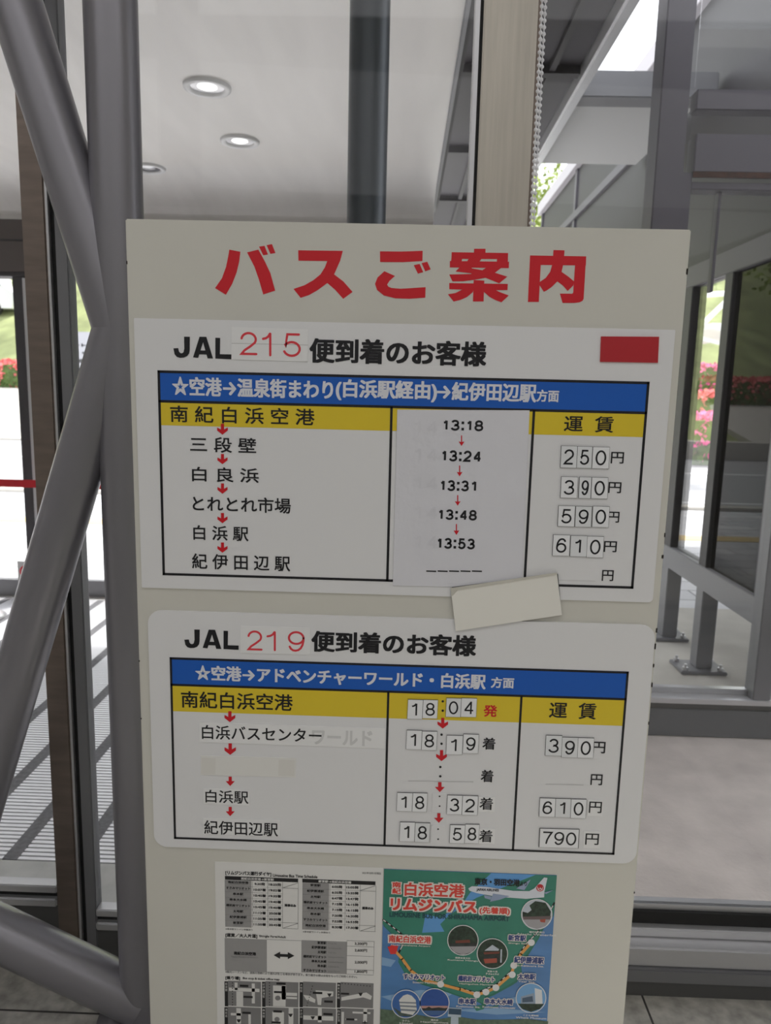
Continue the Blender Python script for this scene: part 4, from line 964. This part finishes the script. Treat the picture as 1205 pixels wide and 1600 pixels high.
inset(557, 535, 90, tr, [(rf, [(-.5, .02), (.45, -.05), (.5, .2), (-.5, .25)]), (dk, [(-.95, .2), (.95, .15), (.9, .4), (-.9, .42)]), (gr, [(-.9, .42), (.9, .4), (.6, .8), (0, .98), (-.6, .8)])], ['熊野本宮大社', 'Kumano Hongu'])
inset(736, 616, 90, tr, [(sk, [(-.55, -.2), (0, -.6), (.45, -.3), (.4, -.2)]), (rf, [(-.6, -.1), (.5, -.15), (.45, 0), (-.55, .05)]), (dk, [(-.6, .1), (.5, .05), (.45, .5), (-.55, .5)]), (pnk, [(-.6, .35), (.3, .3), (.3, .6), (-.5, .65)]), (sk, [(.55, -.3), (.65, -.3), (.62, .6), (.52, .6)])], ['那智の滝', 'Nachi'])
bs = K('blue', 62, 108, 176)
inset(212, 922, 84, bs, [(K('grove', 78, 92, 88, (90, .3, 3)), [(-.98, .2), (-.3, .6), (.9, .5), (.4, .9), (-.5, .9)]), (K('tower', 226, 226, 222), [(-.5, -.3), (-.2, -.62), (.1, -.72), (.4, -.62), (.7, -.3), (.78, .4), (.5, .78), (-.35, .62)]), (K('band', 132, 140, 150), [(-.48, -.18), (.72, -.14), (.74, -.04), (-.48, -.08)]), (K('band', 132, 140, 150), [(-.46, .06), (.76, .12), (.76, .24), (-.44, .18)]), (K('band', 132, 140, 150), [(-.42, .32), (.76, .4), (.66, .52), (-.4, .46)])], ['ホテル', 'Hotel'])
inset(385, 915, 86, K('dusk', 44, 84, 160), [(K('glow', 196, 150, 142), [(-.95, .2), (.95, .2), (.9, .5), (-.9, .5)]), (dk, [(-.95, .38), (-.6, .36), (-.4, .25), (-.2, .36), (.3, .3), (.7, .36), (.95, .34), (.8, .6), (-.8, .6)]), (K('water', 70, 104, 156), [(-.85, .55), (.85, .55), (.5, .85), (-.5, .85)])], ['橋杭岩', 'Hashiguiiwa'])
inset(970, 885, 88, K('pale_blue', 120, 172, 220), [(K('slab', 150, 166, 186), [(-.7, -.1), (.2, -.35), (.3, .5), (-.7, .5)]), (K('white_block', 226, 228, 230), [(.25, -.7), (.75, -.55), (.8, .4), (.3, .45)]), (K('facade', 74, 94, 116), [(-.6, 0), (.1, -.15), (.15, .25), (-.6, .3)]), (tr, [(-.95, .4), (.9, .4), (.6, .75), (0, .95), (-.6, .75)])], ['くじら博物館', 'Whale Museum'])

# ------------------------------------------------------------------ blind chain
bc_ = thing('blind_chain', 'doubled white ball chain hanging from a blind beside the steel post', 'chain', (.266, .44, .95))
CH = mat('chain_plastic', rgb(240, 240, 244), .35)
for sgn in (-1, 1):
    m = MB(); z = .95; k = 0
    while z < 3.55:
        x = .2655 + sgn * (.0055 + .002 * math.sin(z * 2.3)) - .012 * (2.4 - z) * 0
        m.ball((x, .44 + .004 * math.sin(z * 3 + sgn), z), .0042, 0, 8, 6); z += .0125
    for j in range(26):
        za = .95 + j * .1; xf = lambda q: .2655 + sgn * (.0055 + .002 * math.sin(q * 2.3))
        m.tube((xf(za), .44 + .004 * math.sin(za * 3 + sgn), za), (xf(za + .1), .44 + .004 * math.sin((za + .1) * 3 + sgn), za + .1), .0012, 6)
    m.build('strand', CH, bc_)
m = MB(); m.tube((.2, .44, 3.56), (2.2, .44, 3.56), .03, 24); m.box(.2, 2.2, .43, .45, 3.5, 3.6); m.build('roller', WHITEPAINT, bc_)

# ------------------------------------------------------------------ porch downlights
BULB = emit_mat('lamp_glow', (1, 1, .97, 1), 1.1)
def downlight(x, y, z, lit, label):
    t = thing('downlight', label, 'ceiling light', (x, y, z), 'round downlights in the porch ceiling')
    m = MB(); m.lathe((x, y, z), [(.100, 0), (.098, -.012), (.075, -.012), (.070, -.004), (.070, .0)], 40); m.build('trim_ring', WHITEPAINT, t)
    m = MB(); m.lathe((x, y, z), [(.070, -.003), (.060, -.0015), (.0, -.001)], 32); m.build('reflector', DARKFR if not lit else ALU, t)
    m = MB(); m.lathe((x, y, z), [(.0, -.010), (.025, -.009), (.042, -.0025)], 24); m.build('lamp', BULB if lit else ALU, t)
    return t
downlight(-.863, 2.115, 2.80, True, 'nearest round ceiling downlight, biggest of the three behind the board')
downlight(-.875, 2.80, 2.80, True, 'middle round ceiling downlight, glowing white above the board')
downlight(-1.52, 3.30, 2.80, False, 'small unlit round downlight far back beside the grey tube')

# ------------------------------------------------------------------ porch mat, barrier, sign stickers
mt_ = thing('entrance_mat', 'silver slatted aluminium entrance mat on the porch floor behind the glass', 'entrance mat', (-2.3, 2.45, -.03))
m = MB()
y = .965
while y < 3.94:
    m.box(-4.95, .0, y, y + .0145, -.028, 0.0); y += .0225
m.build('slat', mat('mat_aluminium', rgb(226, 226, 230), .4, metal=.25), mt_)
m = MB()
for k in range(22): m.box(-4.9 + .1615 * k * 1.4, -4.9 + .1615 * k * 1.4 + .05, .962, 3.945, -.029, -.006)
for k in range(22): m.box(-4.9 + .1615 * k * 1.4, -4.9 + .1615 * k * 1.4 + .05, .962, 3.945, -.02, .0006)
m.build('carpet_strip', mat('mat_carpet', rgb(112, 112, 116), .95, noise=(60, .2, 4)), mt_)
m = MB(); m.box(-4.95, .0, .960, 3.948, -.03, -.0285); m.build('tray', SEAL, mt_)
sb = thing('belt_barrier', 'red retractable belt barrier stretched across the porch behind the steel tubes', 'barrier', (-2.0, 3.45, 0))
for xx in (-2.78, -1.15):
    m = MB(); m.lathe((xx, 3.45, 0), [(0, .002), (.16, .002), (.165, .012), (.13, .035), (.04, .05), (.022, .06)], 40); m.build('base', ALU, sb)
    m = MB(); m.tube((xx, 3.45, .05), (xx, 3.45, .92), .022, 24); m.tube((xx, 3.45, .86), (xx, 3.45, .95), .03, 24); m.build('pole', ALU, sb)
m = MB(); m.box(-2.75, -1.18, 3.449, 3.451, .885, .935); m.build('belt', mat('red_belt', rgb(205, 22, 40), .6), sb)
ns = thing('no_smoking_sign', 'small square prohibition sticker with a red circle low on the far door', 'sign', (-2.70, 3.965, .11))
m = MB(); m.box(-2.775, -2.655, 3.96, 3.968, .10, .27); m.build('plate', mat('sticker_grey', rgb(186, 186, 186), .5), ns)
m = MB()
for k in range(24):
    a, b_ = k * math.pi / 12, (k + 1) * math.pi / 12
    m.flat([(-2.715 + r * math.cos(t), .195 + r * math.sin(t)) for r, t in ((.046, a), (.046, b_), (.034, b_), (.034, a))], 3.9585)
m.flat([(-2.745, .222), (-2.739, .228), (-2.685, .168), (-2.691, .162)], 3.9585)
m.build('red_ring', RED, ns)
m = MB(); m.flat(rect(-2.74, -2.692, .19, .199), 3.9592); m.flat(rect(-2.69, -2.684, .19, .215), 3.9592); m.build('cigarette_mark', BLACK, ns)

# ------------------------------------------------------------------ outdoors
gsn = thing('directional_sign', 'grey outdoor sign with a black left arrow on two legs across the paving', 'sign', (-5.2, 12, 0))
m = MB(); m.bbox(-5.86, -4.5, 12, 12.06, 1.68, 2.46, .01); m.build('board', mat('sign_grey', rgb(176, 176, 182), .5), gsn)
for xx in (-5.6, -4.75): m = MB(); m.bbox(xx - .03, xx + .03, 12.06, 12.12, -.06, 2.4, .004); m.build('leg', ALUD, gsn)
m = MB(); m.flat([(-5.80, 1.955), (-5.70, 2.0), (-5.70, 1.972), (-5.0, 1.972), (-5.0, 1.938), (-5.70, 1.938), (-5.70, 1.91)], 11.997)
for k in range(9):
    xx = -5.82 + .12 * k; h = random.uniform(.05, .08); m.flat(rect(xx, xx + .03, 2.20, 2.20 + h), 11.997); m.flat(rect(xx, xx + .085, 2.22, 2.235), 11.997)
    m.flat(rect(xx + .02, xx + .04, 2.07, 2.07 + h * .8), 11.997); m.flat(rect(xx, xx + .07, 2.09, 2.102), 11.997)
m.build('lettering', INK, gsn)
wc = thing('walkway_canopy', 'white covered walkway canopy with slanted roof and struts outside, seen through the shelter glazing', 'canopy', (6.3, 14, 0))
m = MB(); m.tube((6.42, 14, -.06), (6.42, 14, 3.75), .075, 20); m.build('post', WHITEPAINT, wc)
m = MB(); m.tube((6.42, 14, 3.6), (5.2, 14, 2.3), .05, 16); m.build('brace', WHITEPAINT, wc)
m = MB(); m.tube((6.42, 14, 3.62), (4.6, 14, 3.45), .05, 16); m.tube((6.42, 14, 2.62), (4.6, 14, 3.0), .045, 16); m.build('cross_arm', WHITEPAINT, wc)
m = MB(); m.mesh([(5.9, 13.6, 3.0), (6.6, 13.6, 3.0), (6.6, 13.6, 2.75), (5.9, 13.6, 2.9), (5.9, 16, 3.0), (6.6, 16, 3.0), (6.6, 16, 2.75), (5.9, 16, 2.9)], [(0, 1, 2, 3), (7, 6, 5, 4), (0, 4, 5, 1), (1, 5, 6, 2), (2, 6, 7, 3), (3, 7, 4, 0)]); m.build('roof', WHITEPAINT, wc)
wl = thing('parked_van', 'white van with sloping windscreen parked on the grass hill, seen past the far door', 'vehicle', (-22, 38, 5.0))
def van():
    P = [(-25.5, 5.35), (-20.45, 5.35), (-20.3, 6.1), (-20.9, 6.5), (-21.8, 7.35), (-25.5, 7.4)]
    m = MB(); m.slab(P, 38, 39.9); m.build('body', mat('van_white', rgb(226, 226, 230), .35), wl)
    m = MB(); m.slab([(-20.95, 6.48), (-21.8, 7.2), (-25.2, 7.2), (-25.2, 6.48)], 37.98, 38.0); m.build('side_window', mat('van_glass', rgb(110, 120, 128), .2), wl)
    for xx in (-21.4, -24.6): m = MB(); m.tube((xx, 37.97, 5.36), (xx, 38.25, 5.36), .36, 28); m.build('wheel', SEAL, wl)
van()
m = MB(); m.tube((-10.3, 19, -.06), (-10.3, 19, .75), .06, 16); m.ball((-10.3, 19, .78), .075, 0, 12, 8)
tag(m.build('bollard', LOUV), 'small black bollard on the road edge at the far left', 'bollard')
# hillside
def hill_z(y):
    t = max(0.0, y - 20.5)
    return -.1 + .17 * min(t, 9.0) + .42 * max(0.0, t - 9.0)
def hillside():
    m = MB(); nx, ny = 90, 30; vs = []
    for j in range(ny + 1):
        for i in range(nx + 1):
            x = -60 + 120 * i / nx; y = 19.6 + 45 * j / ny
            t = max(0, (y - 20.5)) 
            z = hill_z(y) + .5 * math.sin(x * .21 + y * .1) * min(1, t / 6) + .25 * math.sin(x * .9 + y * .7) * min(1, t / 8)
            vs.append((x, y, z))
    m.mesh(vs, [(j * (nx + 1) + i, j * (nx + 1) + i + 1, (j + 1) * (nx + 1) + i + 1, (j + 1) * (nx + 1) + i) for j in range(ny) for i in range(nx)], 0, True)
    o = m.build('hill', mat('hill_grass', rgb(148, 156, 108), .95, noise=(.9, .28, 8), bump=(8, .5)))
    o['kind'] = 'structure'
hillside()
m = MB(); m.mesh([(-40, 19.5, .0), (-7, 19.5, .0), (-7, 27.3, 1.35), (-40, 27.3, 1.35), (-40, 19.5, -.3), (-7, 19.5, -.3), (-7, 27.3, -.3), (-40, 27.3, -.3)], [(0, 1, 2, 3), (0, 4, 5, 1), (1, 5, 6, 2), (3, 2, 6, 7)])
struct(m.build('ground_forecourt', PLINTH))
m = MB(); m.box(-6.9, 40, 18.9, 19.5, -.06, .42); struct(m.build('kerb_planter', PLINTH))
FOL = mat('shrub_green', rgb(92, 116, 58), .8, noise=(3, .35, 4)); PINK = mat('azalea_pink', rgb(230, 84, 152), .7, noise=(5, .2, 4)); CORAL = mat('azalea_coral', rgb(232, 120, 120), .7)
def hedge(x0, x1, y0, y1, z0, z1, petal, frac, label, seed):
    rnd = random.Random(seed); t = thing('azalea_hedge', label, 'hedge', ((x0 + x1) / 2, (y0 + y1) / 2, z0), 'flowering hedges on the bank')
    lf, pf = MB(), MB(); lf.box(x0, x1, y0 + .1, y1, z0, z1 - .12)
    n = int((x1 - x0) * ((y1 - y0) + (z1 - z0)) * 90)
    for k in range(n):
        x = rnd.uniform(x0, x1)
        if rnd.random() < .55: y, z = y0 + rnd.uniform(-.05, .12), rnd.uniform(z0, z1)
        else: y, z = rnd.uniform(y0, y1), z1 + rnd.uniform(-.12, .08)
        u = Vector((rnd.gauss(0, 1), rnd.gauss(0, 1), rnd.gauss(0, 1))).normalized(); w = u.orthogonal().normalized(); s = rnd.uniform(.05, .1)
        c = Vector((x, y, z)); q = [c + u * s, c + w * s, c - u * s, c - w * s]
        hz = (z - z0) / (z1 - z0)
        (pf if rnd.random() < frac * (0.35 + 1.1 * hz * hz) else lf).face(q, 0)
    lf.build('foliage', FOL, t); pf.build('blossom', petal, t)
hedge(4, 14, 17.0, 18.2, -.05, 1.15, PINK, 1.1, 'nearest hedge row, bright pink along its top, seen through the shelter glazing', 1)
hedge(5, 15, 20.6, 21.5, .2, 1.72, CORAL, .6, 'middle hedge row with coral and green patches behind the bright pink row', 2)
hedge(5, 16, 23.2, 24.2, .8, 2.62, PINK, .6, 'highest hedge row, dull pink, farthest up the grass bank', 3)
hedge(-26, -8, 27.5, 28.6, 1.2, 2.35, CORAL, .75, 'low hedge with reddish top on the left bank beyond the road', 4)
def tree(x, y, h, r, label, seed, mt):
    rnd = random.Random(seed); z0 = hill_z(y) - .4
    t = thing('hillside_tree', label, 'tree', (x, y, z0), 'trees on the hillside')
    m = MB(); m.tube((x, y, z0), (x + .3, y, z0 + h * .6), .2, 12, r2=.1); m.tube((x + .2, y, z0 + h * .4), (x + r * .5, y + .3, z0 + h * .75), .08, 8, r2=.04); m.tube((x + .2, y, z0 + h * .45), (x - r * .5, y - .2, z0 + h * .75), .08, 8, r2=.04); m.build('trunk', mat('bark', rgb(120, 104, 88), .9), t)
    m = MB(); cl = [(x + rnd.gauss(0, r * .45), y + rnd.gauss(0, r * .4), z0 + h * .68 + rnd.gauss(0, h * .16), rnd.uniform(.35, .6) * r) for _ in range(12)]
    for k in range(2600):
        cx, cy, cz, cr = rnd.choice(cl); u = Vector((rnd.gauss(0, 1), rnd.gauss(0, 1), rnd.gauss(0, 1))).normalized()
        c = Vector((cx, cy, cz)) + u * cr * rnd.random() ** .4; a = Vector((rnd.gauss(0, 1), rnd.gauss(0, 1), rnd.gauss(0, 1))).normalized(); b_ = a.orthogonal().normalized(); s = rnd.uniform(.12, .24)
        m.face([c + a * s, c + b_ * s * .6, c - a * s, c - b_ * s * .6])
    m.build('foliage', mt, t)
LG = mat('leaf_light', rgb(150, 166, 76), .8, noise=(1.2, .3, 4)); MG = mat('leaf_mid', rgb(116, 138, 74), .8, noise=(1.2, .3, 4))
tree(-26, 40, 8, 3.6, 'pale green tree at the far left on the hill above the vehicle', 11, LG)
tree(-17.6, 36, 7.5, 3.0, 'pale tree with a visible thin trunk beside the steel tube', 12, LG)
tree(-9, 50, 9, 4.0, 'dense tree on the hill behind the notice board', 13, MG)
tree(8, 44, 9, 4.2, 'tall tree far behind the canopies above the board top edge', 14, LG)
tree(13, 34, 8, 3.6, 'mid green tree high on the bank, right side', 15, MG)
tree(22, 46, 9, 4.2, 'broad tree high on the bank at the far right', 16, MG)
tree(-1, 40, 8, 3.4, 'small tree between the canopies and the chain', 17, LG)
